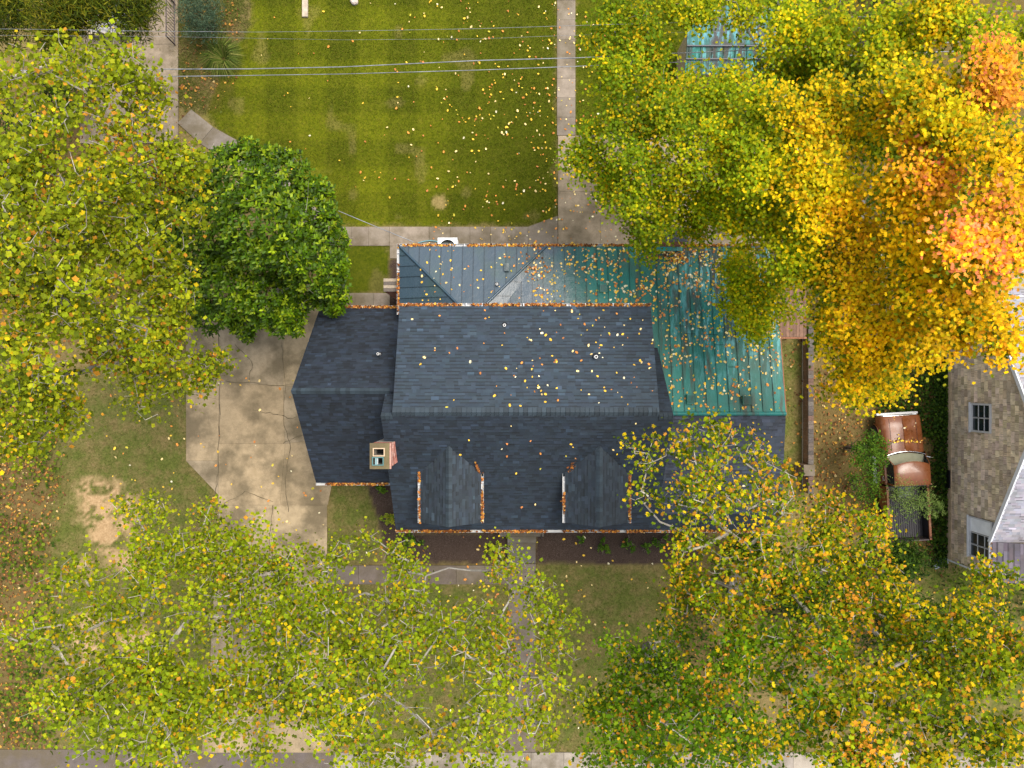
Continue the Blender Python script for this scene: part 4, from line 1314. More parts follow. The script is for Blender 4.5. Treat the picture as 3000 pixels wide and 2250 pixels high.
# windscreen, wrapping round
ws = []
for a in np.linspace(0, 1, 15):
    u_ = 2 * a - 1
    ws.append([(u_ * .93, 1.02 + .17 * (1 - u_ * u_), 1.19), (u_ * .80, .63 + .16 * (1 - u_ * u_), 1.68)])
t_ = NT('windscreen', .05, 0, .5); t_.base((.02, .025, .025))
tr_ = t_.new('BsdfTransparent'); tr_.inputs['Color'].default_value = (.8, .85, .82, 1)
mx_ = t_.new('MixShader'); mx_.inputs['Fac'].default_value = .16
t_.l.new(tr_.outputs['BSDF'], mx_.inputs[1]); t_.l.new(t_.b.outputs['BSDF'], mx_.inputs[2]); t_.l.new(mx_.outputs['Shader'], t_.out.inputs['Surface'])
MB().loft(ws[::-1]).build('windscreen', 'windscreen', tk, smooth=True)
MB().tube([w_[0] for w_ in ws], .022, 6).build('windscreen_trim', 'chrome', tk, smooth=True)
MB().loft([[(-.86, .55, 1.13), (-.86, 1.0, 1.15)], [(0, .6, 1.13), (0, 1.14, 1.15)], [(.86, .55, 1.13), (.86, 1.0, 1.15)]]).build('dashboard', 'dashboard', tk)
MB().tube([(-.38 + .17 * math.cos(a), .48 + .12 * math.sin(a), 1.22 + .1 * math.sin(a)) for a in np.linspace(0, 2 * math.pi, 20)], .015, 5, (.04, .04, .04)).build('steering_wheel', 'rubber', tk)
MB().box(-.86, .86, -.22, .40, .62, .86, (.05, .04, .04)).box(-.86, .86, -.30, -.18, .86, 1.3, (.05, .04, .04)).build('seat', 'rubber', tk)
for s in (-1, 1):
    MB().prism([(s * .92, .95, 1.18), (s * .92, -.22, 1.19), (s * .845, -.24, 1.63), (s * .845, .60, 1.63)][::s], (-s * .012, 0, 0)).build('side_window', 'glass', tk)
    MB().tube([(s * .92, .97, 1.18), (s * .82, .62, 1.68)], .025, 6).build('pillar', 'truck_paint', tk)
    MB().tube([(s * .92, -.28, 1.18), (s * .83, -.32, 1.68)], .04, 6).build('pillar', 'truck_paint', tk)
    MB().tube([(s * 1.005, .05, 1.02), (s * 1.03, .02, 1.02), (s * 1.03, -.12, 1.02), (s * 1.005, -.15, 1.02)], .013, 5).build('door_handle', 'chrome', tk)
    MB().tube([(s * 1.0, .9, 1.14), (s * 1.15, .86, 1.22)], .012, 5).box(s * 1.14 - .07, s * 1.14 + .07, .84, .87, 1.17, 1.32).build('mirror', 'chrome', tk)
    MB().box(min(s * .98, s * 1.14), max(s * .98, s * 1.14), -.35, .95, .34, .38).build('running_board', 'white_metal', tk)
MB().prism([(-.72, -.325, 1.22), (.72, -.325, 1.22), (.68, -.335, 1.60), (-.68, -.335, 1.60)], (0, .012, 0)).build('cab_window', 'glass', tk)
# load bed
bx0, bx1, by0, by1 = -1.0, 1.0, -3.02, -.42
MB().box(bx0 + .08, bx1 - .08, by0 + .05, by1 - .05, .60, .64).build('bed_floor', 'bed_liner', tk)
for i in range(17):
    x = bx0 + .14 + i * .105
    MB().box(x, x + .05, by0 + .06, by1 - .06, .64, .665).build('floor_rib', 'bed_liner', tk)
for s in (-1, 1):
    xo, xi = s * 1.0, s * .90
    MB().box(min(xo, xi), max(xo, xi), by0, by1, 1.12, 1.20).box(min(s * 1.0, s * .975), max(s * 1.0, s * .975), by0, by1, .48, 1.12).build('bed_side', 'truck_paint', tk)
    MB().box(min(s * .93, s * .905), max(s * .93, s * .905), by0 + .03, by1, .60, 1.115).build('bed_liner', 'bed_liner', tk)
    for y in (by0 + .12, by1 - .12):
        MB().box(min(s * .92, s * .98), max(s * .92, s * .98), y - .04, y + .04, 1.20, 1.204).build('stake_pocket', 'black_void', tk)
MB().box(-.90, .90, by1 - .05, by1, .60, 1.18).build('bulkhead', 'bed_liner', tk)
MB().box(-.90, .90, by0 - .02, by0 + .03, .50, 1.16).build('tailgate', 'dark_metal', tk)
for x in (-.93, .93):
    for y in (2.05, -1.75):
        wh = MB().tube([(x - .1, y, .34), (x + .1, y, .34)], .34, 24, (.5, .5, .5)).build('wheel', 'rubber', tk)
        MB().tube([(x - .105, y, .34), (x + .105, y, .34)], .20, 20).build('rim', 'chrome', wh)
        s = 1 if x > 0 else -1
        MB().tube([(s * 1.005, y + .44 * math.cos(a), .36 + .44 * math.sin(a)) for a in np.linspace(0, math.pi, 14)], .025, 6).build('wheel_arch', 'truck_paint', tk)
        MB().poly([(s * 1.003, y + .42 * math.cos(a), .36 + .42 * math.sin(a)) for a in np.linspace(0, math.pi, 14)][::s]).build('arch_void', 'black_void', tk)
# crumpled plastic sheet lying in the bed
m = MB(); g_ = 9
gr = [[(.05 + .62 * (i / (g_ - 1) - .5), -.75 + .5 * (j / (g_ - 1) - .5), .74 + random.uniform(0, .16)) for i in range(g_)] for j in range(g_)]
m.loft(gr)
mt = Matrix.Rotation(R(3.3), 4, 'Z')
ps = m
ps.v = [tuple(mt @ Vector(v) + Vector((18.52, -4.35, 0))) for v in ps.v]
tag(ps.build('plastic_sheet', 'plastic_sheet', None), 'crumpled clear plastic sheet in the truck bed behind the cab', 'plastic sheet')

# ------------------------------------------------------------------ trees
TULIP_P = [((.28, .35, .010), 5), ((.41, .43, .014), 3.2), ((.19, .23, .010), 4), ((.72, .52, .010), 1.0), ((.66, .30, .03), .5), ((.10, .13, .008), 1.8)]
TULIP_T = [((.27, .36, .008), 4), ((.40, .43, .012), 3), ((.17, .23, .008), 3.4), ((.70, .50, .008), .8), ((.64, .30, .03), .4), ((.09, .12, .006), 1)]
MAG_P = [((.040, .086, .002), 5), ((.080, .140, .003), 4), ((.17, .23, .006), 2), ((.020, .042, .002), 2)]
YGI_P = [((.20, .27, .008), 4), ((.38, .38, .008), 3), ((.11, .18, .008), 3), ((.62, .44, .008), 1)]
GREEN_P = [((.14, .225, .003), 5), ((.25, .32, .004), 3.5), ((.44, .42, .004), 1.6), ((.74, .50, .006), .9)]
YELL_P = [((.86, .58, .004), 5), ((.58, .50, .004), 3.4), ((.28, .33, .005), 2), ((.86, .42, .010), .6)]
YG_P = [((.48, .48, .004), 4), ((.23, .32, .004), 5), ((.78, .56, .004), 1.8)]
ORAN_P = [((.90, .40, .05), 4), ((.90, .50, .012), 3), ((.90, .28, .11), 1.6), ((.80, .54, .008), 1.5)]
GOLD_P = [((.88, .56, .004), 6), ((.88, .42, .010), 1.6), ((.60, .50, .004), 2)]
FRONT_P = [((.14, .21, .004), 4), ((.30, .36, .005), 3.5), ((.70, .48, .006), 2.6), ((.72, .32, .03), 1.0), ((.06, .10, .004), 2.2)]
FRONTG_P = [((.10, .20, .004), 5), ((.21, .32, .006), 3.4), ((.66, .46, .008), 1.6), ((.70, .30, .03), .5), ((.055, .11, .005), 1.6)]
BAMB_P = [((.075, .105, .006), 4), ((.14, .16, .008), 3), ((.22, .20, .012), 1.5), ((.035, .055, .006), 2.5)]


def tree(name, label, base, lumps, nattr, nleaf, size, tmpl, pal, mat='leaf', bark=(.30, .27, .23), r0=.26, twig=.0068,
         spread=.42, tilt=.55, fork=.42, group=None, flat=.55, cat='tree', shell=.7, pals=None, stray=.28, seg=.42, inner=None, sub=5, skew=1.6, subr=(.22, .46)):
    """base: ground pixel; lumps: (px, py, radius px, height, palette key) ellipsoids filled with twigs and leaves"""
    b = P(base[0], base[1], 0)
    root = thing(name, label, cat, tuple(b), group)
    C, Rr, Z = [], [], []
    if sub > 1:                                             # break each mass of foliage into uneven boughs
        big_l, lumps = lumps, []
        for l in big_l:
            lumps.append((l[0], l[1], l[2] * .55, *l[3:]))
            for i in range(sub):
                a_ = random.uniform(0, 2 * math.pi); q_ = random.uniform(.35, .95)
                lumps.append((l[0] + l[2] * q_ * math.cos(a_), l[1] + l[2] * q_ * math.sin(a_), l[2] * random.uniform(*subr), l[3] - random.uniform(-.4, 1.3) * q_, *l[4:]))
    for l in lumps:
        C.append(P(l[0], l[1], l[3])); r = l[2] * (H - l[3]) / F; Rr.append((r, r, r * flat))
    C = np.array(C); Rr = np.array(Rr)
    w = Rr[:, 0] ** 2; w = w / w.sum()
    li = rng.choice(len(lumps), nattr, p=w)
    d = rng.normal(size=(nattr, 3)); d /= np.linalg.norm(d, axis=1, keepdims=True)
    A = C[li] + d * (rng.random(nattr) ** shell * np.where(rng.random(nattr) < stray, 1.38, 1.0))[:, None] * Rr[li]
    A[:, 2] = np.maximum(A[:, 2], 1.2)
    # skeleton: trunk to the fork, then join each twig end to the nearest limb
    cen = C.mean(0)
    fk = b + (cen - b) * np.array([fork * .8, fork * .8, fork]);
    nodes = [b + np.array([0, 0, -.2])]; par = [-1]
    nt = 6
    for i in range(1, nt + 1):
        f = i / nt
        p = b + (fk - b) * np.array([f ** 1.4, f ** 1.4, f]) + np.array([random.uniform(-.08, .08), random.uniform(-.08, .08), 0])
        nodes.append(p); par.append(len(nodes) - 2)
    trunk_end = len(nodes) - 1
    # main limbs towards each lump
    starts = [trunk_end, trunk_end - 1]
    NA = np.zeros((200000, 3)); NA[:len(nodes)] = nodes; cnt = len(nodes); PAR = np.full(200000, -1); PAR[:cnt] = par
    def grow(src, dst, step, jit):
        nonlocal cnt
        p0 = NA[src]; v = dst - p0; L = np.linalg.norm(v); n = max(1, int(L / step))
        up = np.array([0, 0, .04 * L])
        prev = src
        for i in range(1, n + 1):
            f = i / n
            q = p0 + v * f + up * math.sin(math.pi * f) * (.8 if L > 2 else .3) + (rng.normal(0, jit * step, 3) if i < n else 0)
            NA[cnt] = q; PAR[cnt] = prev; prev = cnt; cnt += 1
        return prev
    order = np.argsort(np.linalg.norm(C - fk, axis=1))
    for k in order:
        dd = np.linalg.norm(NA[trunk_end - 1:cnt] - C[k], axis=1) + .9 * np.linalg.norm(NA[trunk_end - 1:cnt] - fk, axis=1) * .35
        grow(int(np.argmin(dd)) + trunk_end - 1, C[k] - np.array([0, 0, Rr[k][2] * .3]), seg * 1.8, .19)
    ordr = np.argsort(np.linalg.norm(A - C[li], axis=1))
    tips = []
    for k in ordr:
        D = NA[trunk_end:cnt] - A[k]
        dd = np.linalg.norm(D, axis=1) + np.maximum(0, D[:, 2]) * .6
        tips.append(grow(int(np.argmin(dd)) + trunk_end, A[k], seg, .15))
    nodes = NA[:cnt]; par = PAR[:cnt]
    nd = np.zeros(cnt)
    nd[tips] += 1
    for i in range(cnt - 1, 0, -1): nd[par[i]] += max(nd[i], 0)
    nd = np.maximum(nd, 1)
    rad = np.minimum(twig * nd ** .42, r0 * .30)
    for i in range(1, nt + 1): rad[i] = r0 * (1.15 - .14 * i)
    rad[0] = r0 * 1.35
    ch = np.arange(1, cnt); pa = par[1:]
    # frustum per edge, vectorised
    def frusta(sel, k):
        p, q = nodes[pa[sel]], nodes[ch[sel]]
        t_ = q - p; t_ /= np.linalg.norm(t_, axis=1, keepdims=True) + 1e-9
        ref = np.where(np.abs(t_[:, 2:3]) < .9, np.array([[0, 0, 1.0]]), np.array([[1.0, 0, 0]]))
        a = np.cross(t_, ref); a /= np.linalg.norm(a, axis=1, keepdims=True); bb = np.cross(t_, a)
        rp = np.minimum(rad[pa[sel]], rad[ch[sel]] * 1.6); rq = rad[ch[sel]]
        an = np.arange(k) * 2 * np.pi / k
        ring = np.cos(an)[None, :, None] * a[:, None, :] + np.sin(an)[None, :, None] * bb[:, None, :]
        R0 = p[:, None, :] + ring * rp[:, None, None]; R1 = q[:, None, :] + ring * rq[:, None, None]
        j = (np.arange(k) + 1) % k
        V = np.stack([R0, R0[:, j], R1[:, j], R1], 2)
        cc = np.array(bark) * rng.uniform(.55, 1.35, (len(sel), k, 1))
        return V.reshape(-1, 4, 3), cc.reshape(-1, 3)
    big = np.nonzero(rad[ch] > .04)[0]; small = np.nonzero(rad[ch] <= .04)[0]
    if len(big):
        V, cc = frusta(big, 7); bulk('trunk', V, cc, 'bark', root)
    if len(small):
        V, cc = frusta(small, 3); bulk('branches', V, cc, 'bark', root, 'stuff')
    # leaves in sprays round the twig ends
    tipn = np.array(tips); lo = li[ordr]
    per = rng.choice(len(tipn), nleaf, p=None)
    base_p = nodes[tipn[per]]
    back = nodes[par[tipn[per]]]
    f = rng.random(nleaf)[:, None] * .9
    pts = base_p + (back - base_p) * f + rng.normal(0, spread, (nleaf, 3)) * np.array([1, 1, .6])
    pals = pals or {}
    cols = np.zeros((nleaf, 3))
    dom = {}
    keys = [lumps[k][4] if len(lumps[k]) > 4 else None for k in range(len(lumps))]
    tip_dom = np.zeros((len(tipn), 3))
    tip_key = np.array([0 if keys[k] is None else hash(keys[k]) for k in lo])
    for key in set(keys):
        pl = pals.get(key, pal)
        sel_t = np.array([keys[k] == key for k in lo])
        if sel_t.sum() == 0: continue
        tip_dom[sel_t] = pick(pl, int(sel_t.sum()))
        m_ = sel_t[per]
        own = pick(pl, int(m_.sum()))
        cols[m_] = own
    if inner is not None:                                   # shaded lower leaves have not turned yet
        lk = lo[per]
        m_ = ((pts[:, 2] - C[lk][:, 2]) / Rr[lk][:, 2] < rng.normal(-.05, .25, nleaf))
        low = m_ & (rng.random(nleaf) < .75)
    usedom = rng.random(nleaf) < .5
    cols[usedom] = tip_dom[per[usedom]] * rng.uniform(.8, 1.25, usedom.sum())[:, None]
    if inner is not None: cols[low] = pick(inner, int(low.sum()))
    lump_k = rng.uniform(.80, 1.2, len(lumps)); lump_dom = np.zeros((len(lumps), 3))
    for k_, key in enumerate(keys): lump_dom[k_] = pick(pals.get(key, pal), 1)[0]
    lk_ = lo[per]
    ud = rng.random(nleaf) < .22
    cols[ud] = lump_dom[lk_[ud]]
    cols *= lump_k[lk_][:, None]
    T, B, N = rot_basis(nleaf, tilt)
    V = place(tmpl, pts, size[0] + (size[1] - size[0]) * rng.random(nleaf) ** skew, T, B, N)
    bulk('crown', V, cols, mat, root)
    return root


PALS = {'o': ORAN_P, 'g': GREEN_P, 'y': YELL_P, 'yg': YG_P, 'gold': GOLD_P, 'fg': FRONTG_P, 'f': FRONT_P}
GREY_BARK = (.30, .27, .225)
tree('tulip_tree', 'tall pale green tulip tree spreading over the upper left corner', (440, 600),
     [(30, 540, 120, 15), (10, 690, 110, 16), (60, 220, 130, 15), (250, 270, 150, 13.5), (430, 330, 110, 12), (90, 430, 170, 15.5), (300, 480, 170, 13.5), (500, 480, 110, 11.5), (480, 620, 120, 11.5), (150, 620, 160, 15), (330, 640, 150, 13)],
     1500, 16500, (.06, .19), TULIP, TULIP_P, bark=GREY_BARK, r0=.26, spread=.24, tilt=.75, subr=(.35, .7), sub=4, skew=1.8)
tree('tulip_tree', 'pale green tulip tree overhanging the left side of the driveway', (430, 1000),
     [(80, 780, 160, 16.5), (280, 820, 170, 14.5), (440, 830, 140, 12.5), (90, 960, 160, 15.5), (310, 980, 160, 13), (500, 960, 110, 11), (570, 1060, 80, 9.5), (60, 1140, 130, 14.5), (190, 1180, 90, 13), (420, 1080, 120, 11), (40, 1290, 80, 14)],
     1500, 16500, (.06, .19), TULIP, TULIP_P, bark=GREY_BARK, r0=.26, spread=.24, tilt=.75, subr=(.35, .7), sub=4, skew=1.8)
tree('tulip_tree', 'sparse tulip tree with lichened limbs at the lower left', (900, 1880),
     [(160, 1900, 110, 14), (280, 1780, 140, 12.5), (330, 1960, 170, 14), (200, 2100, 150, 15.5), (480, 1640, 120, 10.5), (560, 1800, 170, 12), (520, 2020, 170, 14), (420, 2180, 170, 16), (700, 1700, 140, 10.5), (760, 1880, 150, 12), (680, 2120, 170, 15), (880, 2000, 140, 13.5), (400, 1520, 70, 9.5), (660, 1540, 90, 9.5), (850, 1660, 95, 10), (880, 1800, 110, 11.5), (930, 2140, 120, 15), (800, 2050, 110, 14), (600, 1660, 100, 10.5), (50, 1880, 60, 14.5)],
     1900, 23000, (.06, .165), TULIP, TULIP_T, bark=GREY_BARK, r0=.24, spread=.27, tilt=.7, subr=(.45, .8), sub=4)
tree('tulip_tree', 'very sparse tulip tree with bare pale branches at the bottom centre', (1330, 1850),
     [(960, 1680, 110, 10), (1020, 1850, 130, 12), (1000, 2080, 150, 15), (1150, 1620, 90, 8.5), (1180, 1780, 120, 11), (1220, 1960, 150, 13), (1180, 2190, 150, 16), (1400, 1800, 120, 11), (1440, 1980, 140, 13), (1390, 2170, 140, 16), (1560, 1720, 90, 10), (1590, 1880, 90, 12), (1600, 2050, 100, 13), (1480, 1660, 60, 9)],
     1600, 12500, (.06, .165), TULIP, TULIP_T, bark=(.30, .275, .24), r0=.13, spread=.27, twig=.0070, tilt=.7, subr=(.45, .85), sub=4)
tree('sycamore_tree', 'yellow and green tree reaching over the right end of the house', (2120, 1780),
     [(1830, 1300, 40, 11), (1900, 1330, 60, 11), (1980, 1300, 80, 11), (2090, 1250, 75, 11), (2100, 1360, 110, 11.5), (2210, 1330, 80, 11), (2250, 1430, 90, 11), (2010, 1430, 90, 11), (1880, 1440, 50, 10.5), (2120, 1500, 120, 11.5), (2010, 1560, 80, 11), (2230, 1560, 100, 11.5), (2130, 1640, 110, 11), (2290, 1510, 70, 10.5), (2330, 1610, 90, 11), (2240, 1690, 100, 11.5)],
     620, 5000, (.07, .18), MAPLE, FRONT_P, bark=(.34, .31, .26), r0=.24, spread=.24, tilt=.8, fork=.55)
tree('sycamore_tree', 'mixed yellow and green tree with forked pale trunk at the lower right', (2160, 1720),
     [(2020, 1740, 90, 10), (2160, 1800, 120, 11.5), (2350, 1700, 130, 11), (2470, 1650, 100, 10.5), (2340, 1880, 140, 13), (2500, 1800, 130, 12), (2180, 1960, 140, 13, 'fg'), (2400, 2050, 160, 15, 'fg'), (2600, 1730, 110, 11), (2430, 1570, 85, 10), (2540, 1590, 80, 10), (2590, 1530, 60, 9), (2420, 1480, 50, 9.5), (2650, 1900, 140, 13)],
     1100, 15500, (.065, .18), MAPLE, FRONT_P, bark=(.34, .31, .26), r0=.24, spread=.26, tilt=.8, pals=PALS)
tree('sycamore_tree', 'deep green tree with scattered yellow leaves at the bottom right of centre', (1900, 1900),
     [(1850, 1930, 90, 10), (1960, 1850, 80, 10), (1780, 2080, 100, 11), (1900, 2080, 150, 12), (2060, 2060, 140, 13), (1830, 2200, 130, 14), (2050, 2200, 170, 15), (2220, 2180, 140, 15)],
     700, 9800, (.065, .17), MAPLE, FRONTG_P, bark=(.28, .26, .22), r0=.26, spread=.28, tilt=.7)
tree('sycamore_tree', 'orange tinged tree filling the lower right corner', (2480, 1800),
     [(2850, 1790, 110, 12), (2920, 1700, 70, 12), (2780, 1950, 150, 14), (2930, 1960, 140, 14.5), (2620, 2080, 150, 15), (2820, 2130, 160, 16), (2550, 2210, 150, 16), (2970, 2180, 110, 16)],
     800, 11500, (.065, .18), MAPLE, FRONT_P, bark=(.28, .255, .22), r0=.18, spread=.26, tilt=.8)
tree('maple_tree', 'dense green maple over the back patio', (1790, 520),
     [(1790, 60, 85, 9), (1900, 90, 90, 10), (1800, 190, 80, 9), (1900, 220, 100, 10), (1800, 320, 75, 9.5), (1960, 330, 110, 10.5), (1730, 470, 90, 8.5), (1860, 470, 120, 10), (1800, 560, 90, 8.5), (1950, 580, 120, 9.5), (1870, 680, 75, 7.5), (2020, 650, 100, 8.5), (2070, 275, 85, 10, 'yg'), (2170, 265, 75, 10.5, 'yg'), (2080, 480, 120, 11, 'yg'), (2110, 590, 110, 10, 'yg')],
     430, 25000, (.09, .14), MAPLE, GREEN_P, bark=(.22, .20, .17), r0=.24, spread=.29, tilt=.5, pals=PALS, flat=.45)
tree('maple_tree', 'green maple branch end drooping over the metal roof', (2330, 800),
     [(2170, 760, 55, 7.5), (2160, 850, 62, 7), (2200, 930, 70, 7), (2230, 840, 55, 7.3), (2290, 800, 60, 8, 'yg'), (2300, 900, 60, 7, 'yg')],
     150, 7000, (.09, .14), MAPLE, YG_P, bark=(.22, .20, .17), r0=.14, spread=.26, tilt=.45, pals=PALS, flat=.4)
tree('maple_tree', 'large yellow maple behind the right end of the house', (2150, 640),
     [(2230, 330, 110, 12, 'yg'), (2370, 380, 130, 13, 'y'), (2240, 500, 140, 12.5, 'yg'), (2420, 540, 140, 13.5, 'y'), (2200, 640, 90, 11, 'yg'), (2330, 670, 130, 12.5, 'yg'), (2500, 690, 140, 13.5, 'gold'), (2400, 800, 130, 12.5, 'yg'), (2540, 850, 140, 13.5, 'gold'), (2450, 950, 120, 12, 'y'), (2560, 1010, 120, 12.5, 'gold'), (2500, 1120, 90, 11, 'y'), (2590, 1130, 60, 11, 'y'), (2640, 960, 100, 13, 'gold'), (2160, 420, 80, 10.5, 'yg')],
     560, 40000, (.09, .15), MAPLE, YELL_P, inner=YGI_P, bark=(.34, .32, .28), r0=.30, spread=.30, tilt=.5, pals=PALS, flat=.5)
tree('maple_tree', 'orange topped maple at the far right edge', (2400, 700),
     [(2600, 300, 110, 14, 'y'), (2750, 250, 120, 15, 'y'), (2920, 250, 110, 16, 'o'), (2690, 420, 95, 15, 'o'), (2740, 520, 85, 15.5, 'o'), (2820, 400, 120, 16, 'y'), (2940, 450, 120, 17, 'gold'), (2700, 600, 130, 15, 'gold'), (2850, 630, 110, 17, 'o'), (2900, 740, 110, 17, 'o'), (2970, 620, 90, 16.5, 'gold'), (2730, 770, 120, 15, 'gold'), (2870, 820, 130, 16, 'gold'), (2770, 930, 110, 14.5, 'gold'), (2930, 960, 100, 15, 'gold'), (2660, 1010, 80, 13, 'gold'), (2620, 180, 90, 13, 'yg')],
     560, 38000, (.095, .155), MAPLE, GOLD_P, inner=YGI_P, bark=(.36, .34, .30), r0=.32, spread=.30, tilt=.5, pals=PALS, flat=.5)
tree('maple_tree', 'green and yellow maple along the upper right edge', (2200, 420),
     [(2330, 200, 110, 10, 'g'), (2320, 60, 110, 11, 'yg'), (2480, 230, 120, 11, 'g'), (2450, 80, 110, 12, 'yg'), (2600, 60, 110, 12.5, 'yg'), (2760, 70, 120, 13.5, 'y'), (2920, 90, 120, 14, 'yg'), (2560, 380, 110, 11, 'g'), (2050, 30, 90, 10, 'yg'), (2180, 40, 70, 10.5, 'yg'), (2720, 330, 90, 11, 'g'), (2860, 330, 100, 12, 'g'), (2780, 520, 100, 12, 'g')],
     430, 27000, (.09, .145), MAPLE, YG_P, inner=GREEN_P, bark=(.26, .24, .20), r0=.26, spread=.30, tilt=.5, pals=PALS, flat=.45)
# magnolia: rosettes of glossy leaves over a dome
def magnolia():
    lumps = [(560, 560, 110, 5.5), (700, 520, 110, 6.2), (840, 520, 90, 5.2), (900, 620, 95, 5.2), (760, 660, 150, 7.6), (600, 700, 130, 6.5), (520, 820, 100, 5.2), (650, 850, 120, 6.2), (780, 880, 100, 5.0), (900, 770, 110, 5.6), (970, 860, 65, 4.2), (860, 920, 60, 4.0), (720, 950, 50, 3.8), (980, 720, 50, 4.2), (620, 930, 60, 4.2), (480, 640, 90, 5)]
    root = tree('magnolia_tree', 'dark glossy evergreen magnolia beside the driveway', (830, 870), lumps, 300, 400, (.12, .16), OVAL, MAG_P, mat='leaf_glossy',
                bark=(.20, .18, .15), r0=.22, spread=.3, flat=.75, fork=.3, sub=0)
    nr_ = 12500
    fine = []
    for l in lumps + [(440, 720, 90, 5), (450, 560, 80, 4.5)]:
        fine.append((l[0], l[1], l[2] * .86, l[3]))
        for i in range(5):
            a_ = random.uniform(0, 2 * math.pi); q_ = random.uniform(.5, .88)
            fine.append((l[0] + l[2] * q_ * math.cos(a_), l[1] + l[2] * q_ * math.sin(a_), l[2] * random.uniform(.22, .42), l[3] - random.uniform(-.5, 1.0) * q_))
    lumps = fine
    C = np.array([P(l[0], l[1], l[3]) for l in lumps]); Rr = np.array([l[2] * (H - l[3]) / F for l in lumps])
    w = Rr ** 2; li = rng.choice(len(lumps), nr_, p=w / w.sum())
    d = rng.normal(size=(nr_, 3)); d[:, 2] = np.abs(d[:, 2]) * 1.1 - .25; d /= np.linalg.norm(d, axis=1, keepdims=True)
    cen = C[li] + d * (Rr[li] * rng.uniform(.55, 1.06, nr_))[:, None] * np.array([1, 1, .8])
    ax = d * .6 + np.array([0, 0, .9]) + rng.normal(0, .25, (nr_, 3)); ax /= np.linalg.norm(ax, axis=1, keepdims=True)
    VV, CC = [], []
    sh_ = pick(MAG_P, nr_)
    for k in range(7):
        ang = 2 * np.pi * k / 7 * 2.3 + rng.uniform(-.3, .3, nr_)
        ref = np.cross(ax, np.array([1.0, 0, 0])); ref /= np.linalg.norm(ref, axis=1, keepdims=True); r2 = np.cross(ax, ref)
        od = np.cos(ang)[:, None] * ref + np.sin(ang)[:, None] * r2
        tl = .25 + .5 * (k % 3) / 2
        D = od * math.cos(tl) + ax * math.sin(tl); D /= np.linalg.norm(D, axis=1, keepdims=True)
        S = np.cross(D, ax); S /= np.linalg.norm(S, axis=1, keepdims=True); N = np.cross(S, D)
        sz = rng.uniform(.13, .215, nr_)
        VV.append(place(OVAL, cen + D * (sz * .5)[:, None], sz, S, D, N)); CC.append(sh_ * rng.uniform(.7, 1.4, nr_)[:, None])
    bulk('foliage', np.concatenate(VV), np.concatenate(CC), 'leaf_glossy', root)
magnolia()
tree('narrow_leaved_tree', 'dark narrow leaved tree hanging over the upper terrace', (330, 140),
     [(40, 40, 100, 7), (150, 40, 95, 7.5), (270, 10, 80, 7.5), (360, 15, 75, 7), (420, 20, 55, 6.5), (225, 55, 50, 6.5), (395, 70, 38, 6)],
     260, 17000, (.20, .34), LANCE, BAMB_P, bark=(.12, .10, .08), r0=.16, spread=.34, tilt=.9, flat=.5)

# ------------------------------------------------------------------ shrubs and small plants
def shrub(name, label, px, py, z, rpx, n, size, tmpl, pal, mat='leaf', flat=.7, group=None, cat='shrub', nst=10, tilt=.7):
    c = P(px, py, z); r = rpx * (H - z) / F
    root = thing(name, label, cat, (c[0], c[1], 0), group)
    m = MB()
    for i in range(nst):
        a = random.uniform(0, 2 * math.pi); q = random.uniform(.2, .85) * r
        e = np.array([c[0] + q * math.cos(a), c[1] + q * math.sin(a), z + random.uniform(-.2, .3) * r * flat])
        m.tube([(c[0] + .06 * math.cos(a), c[1] + .06 * math.sin(a), -.1), (np.array([c[0], c[1], 0]) + e) / 2 + np.array([0, 0, .1]), e], [.03, .018, .006], 5, (.16, .13, .10))
    m.build('stems', 'bark', root)
    nc = max(6, n // 22)
    d = rng.normal(size=(nc, 3)); d[:, 2] = np.abs(d[:, 2]) - .3; d /= np.linalg.norm(d, axis=1, keepdims=True)
    cc = np.array([c[0], c[1], z]) + d * (r * rng.uniform(.35, 1.0, nc))[:, None] * np.array([1, 1, flat])
    k = rng.choice(nc, n)
    pts = cc[k] + rng.normal(0, r * .14, (n, 3))
    pts[:, 2] = np.maximum(pts[:, 2], .02)
    T, B, N = rot_basis(n, tilt)
    sh_ = pick(pal, nc)
    C_ = np.where((rng.random(n) < .5)[:, None], sh_[k] * rng.uniform(.8, 1.2, n)[:, None], pick(pal, n))
    bulk('foliage', place(tmpl, pts, rng.uniform(size[0], size[1], n), T, B, N), C_, mat, root)
    return root


SHG = [((.075, .16, .012), 4), ((.13, .23, .015), 3), ((.035, .08, .008), 2)]
SHL = [((.16, .24, .05), 4), ((.24, .33, .08), 2.5), ((.07, .13, .02), 2)]
IVY = [((.035, .080, .008), 4), ((.075, .135, .010), 3), ((.018, .040, .006), 2)]
YGR = [((.30, .36, .03), 3), ((.40, .40, .03), 2), ((.15, .24, .02), 2)]
SPR = [((.075, .125, .07), 4), ((.12, .18, .10), 3), ((.04, .07, .04), 2)]
shrub('leafy_shrub', 'mid green shrub against the left side of the truck', 2540, 1325, 2.0, 58, 1500, (.09, .16), OVAL, SHG)
shrub('leafy_shrub', 'small green shrub below the truck running board', 2530, 1420, 1.2, 55, 900, (.08, .14), OVAL, SHG)
shrub('pale_leaved_shrub', 'pale green shrub growing over the truck bed', 2665, 1465, 2.4, 66, 1250, (.10, .19), LANCE, SHL)
shrub('pale_leaved_shrub', 'pale green spray between truck bed and shake wall', 2735, 1485, 2.2, 34, 420, (.10, .19), LANCE, SHL)
shrub('fern_bush', 'dark feathery evergreen below the truck tailgate', 2640, 1640, 1.6, 70, 2200, (.22, .40), LANCE, IVY, flat=.6, tilt=1.0)
shrub('fern_bush', 'dark feathery evergreen under the forked tree', 2380, 1750, 1.6, 95, 3000, (.22, .40), LANCE, IVY, flat=.5, tilt=1.0)
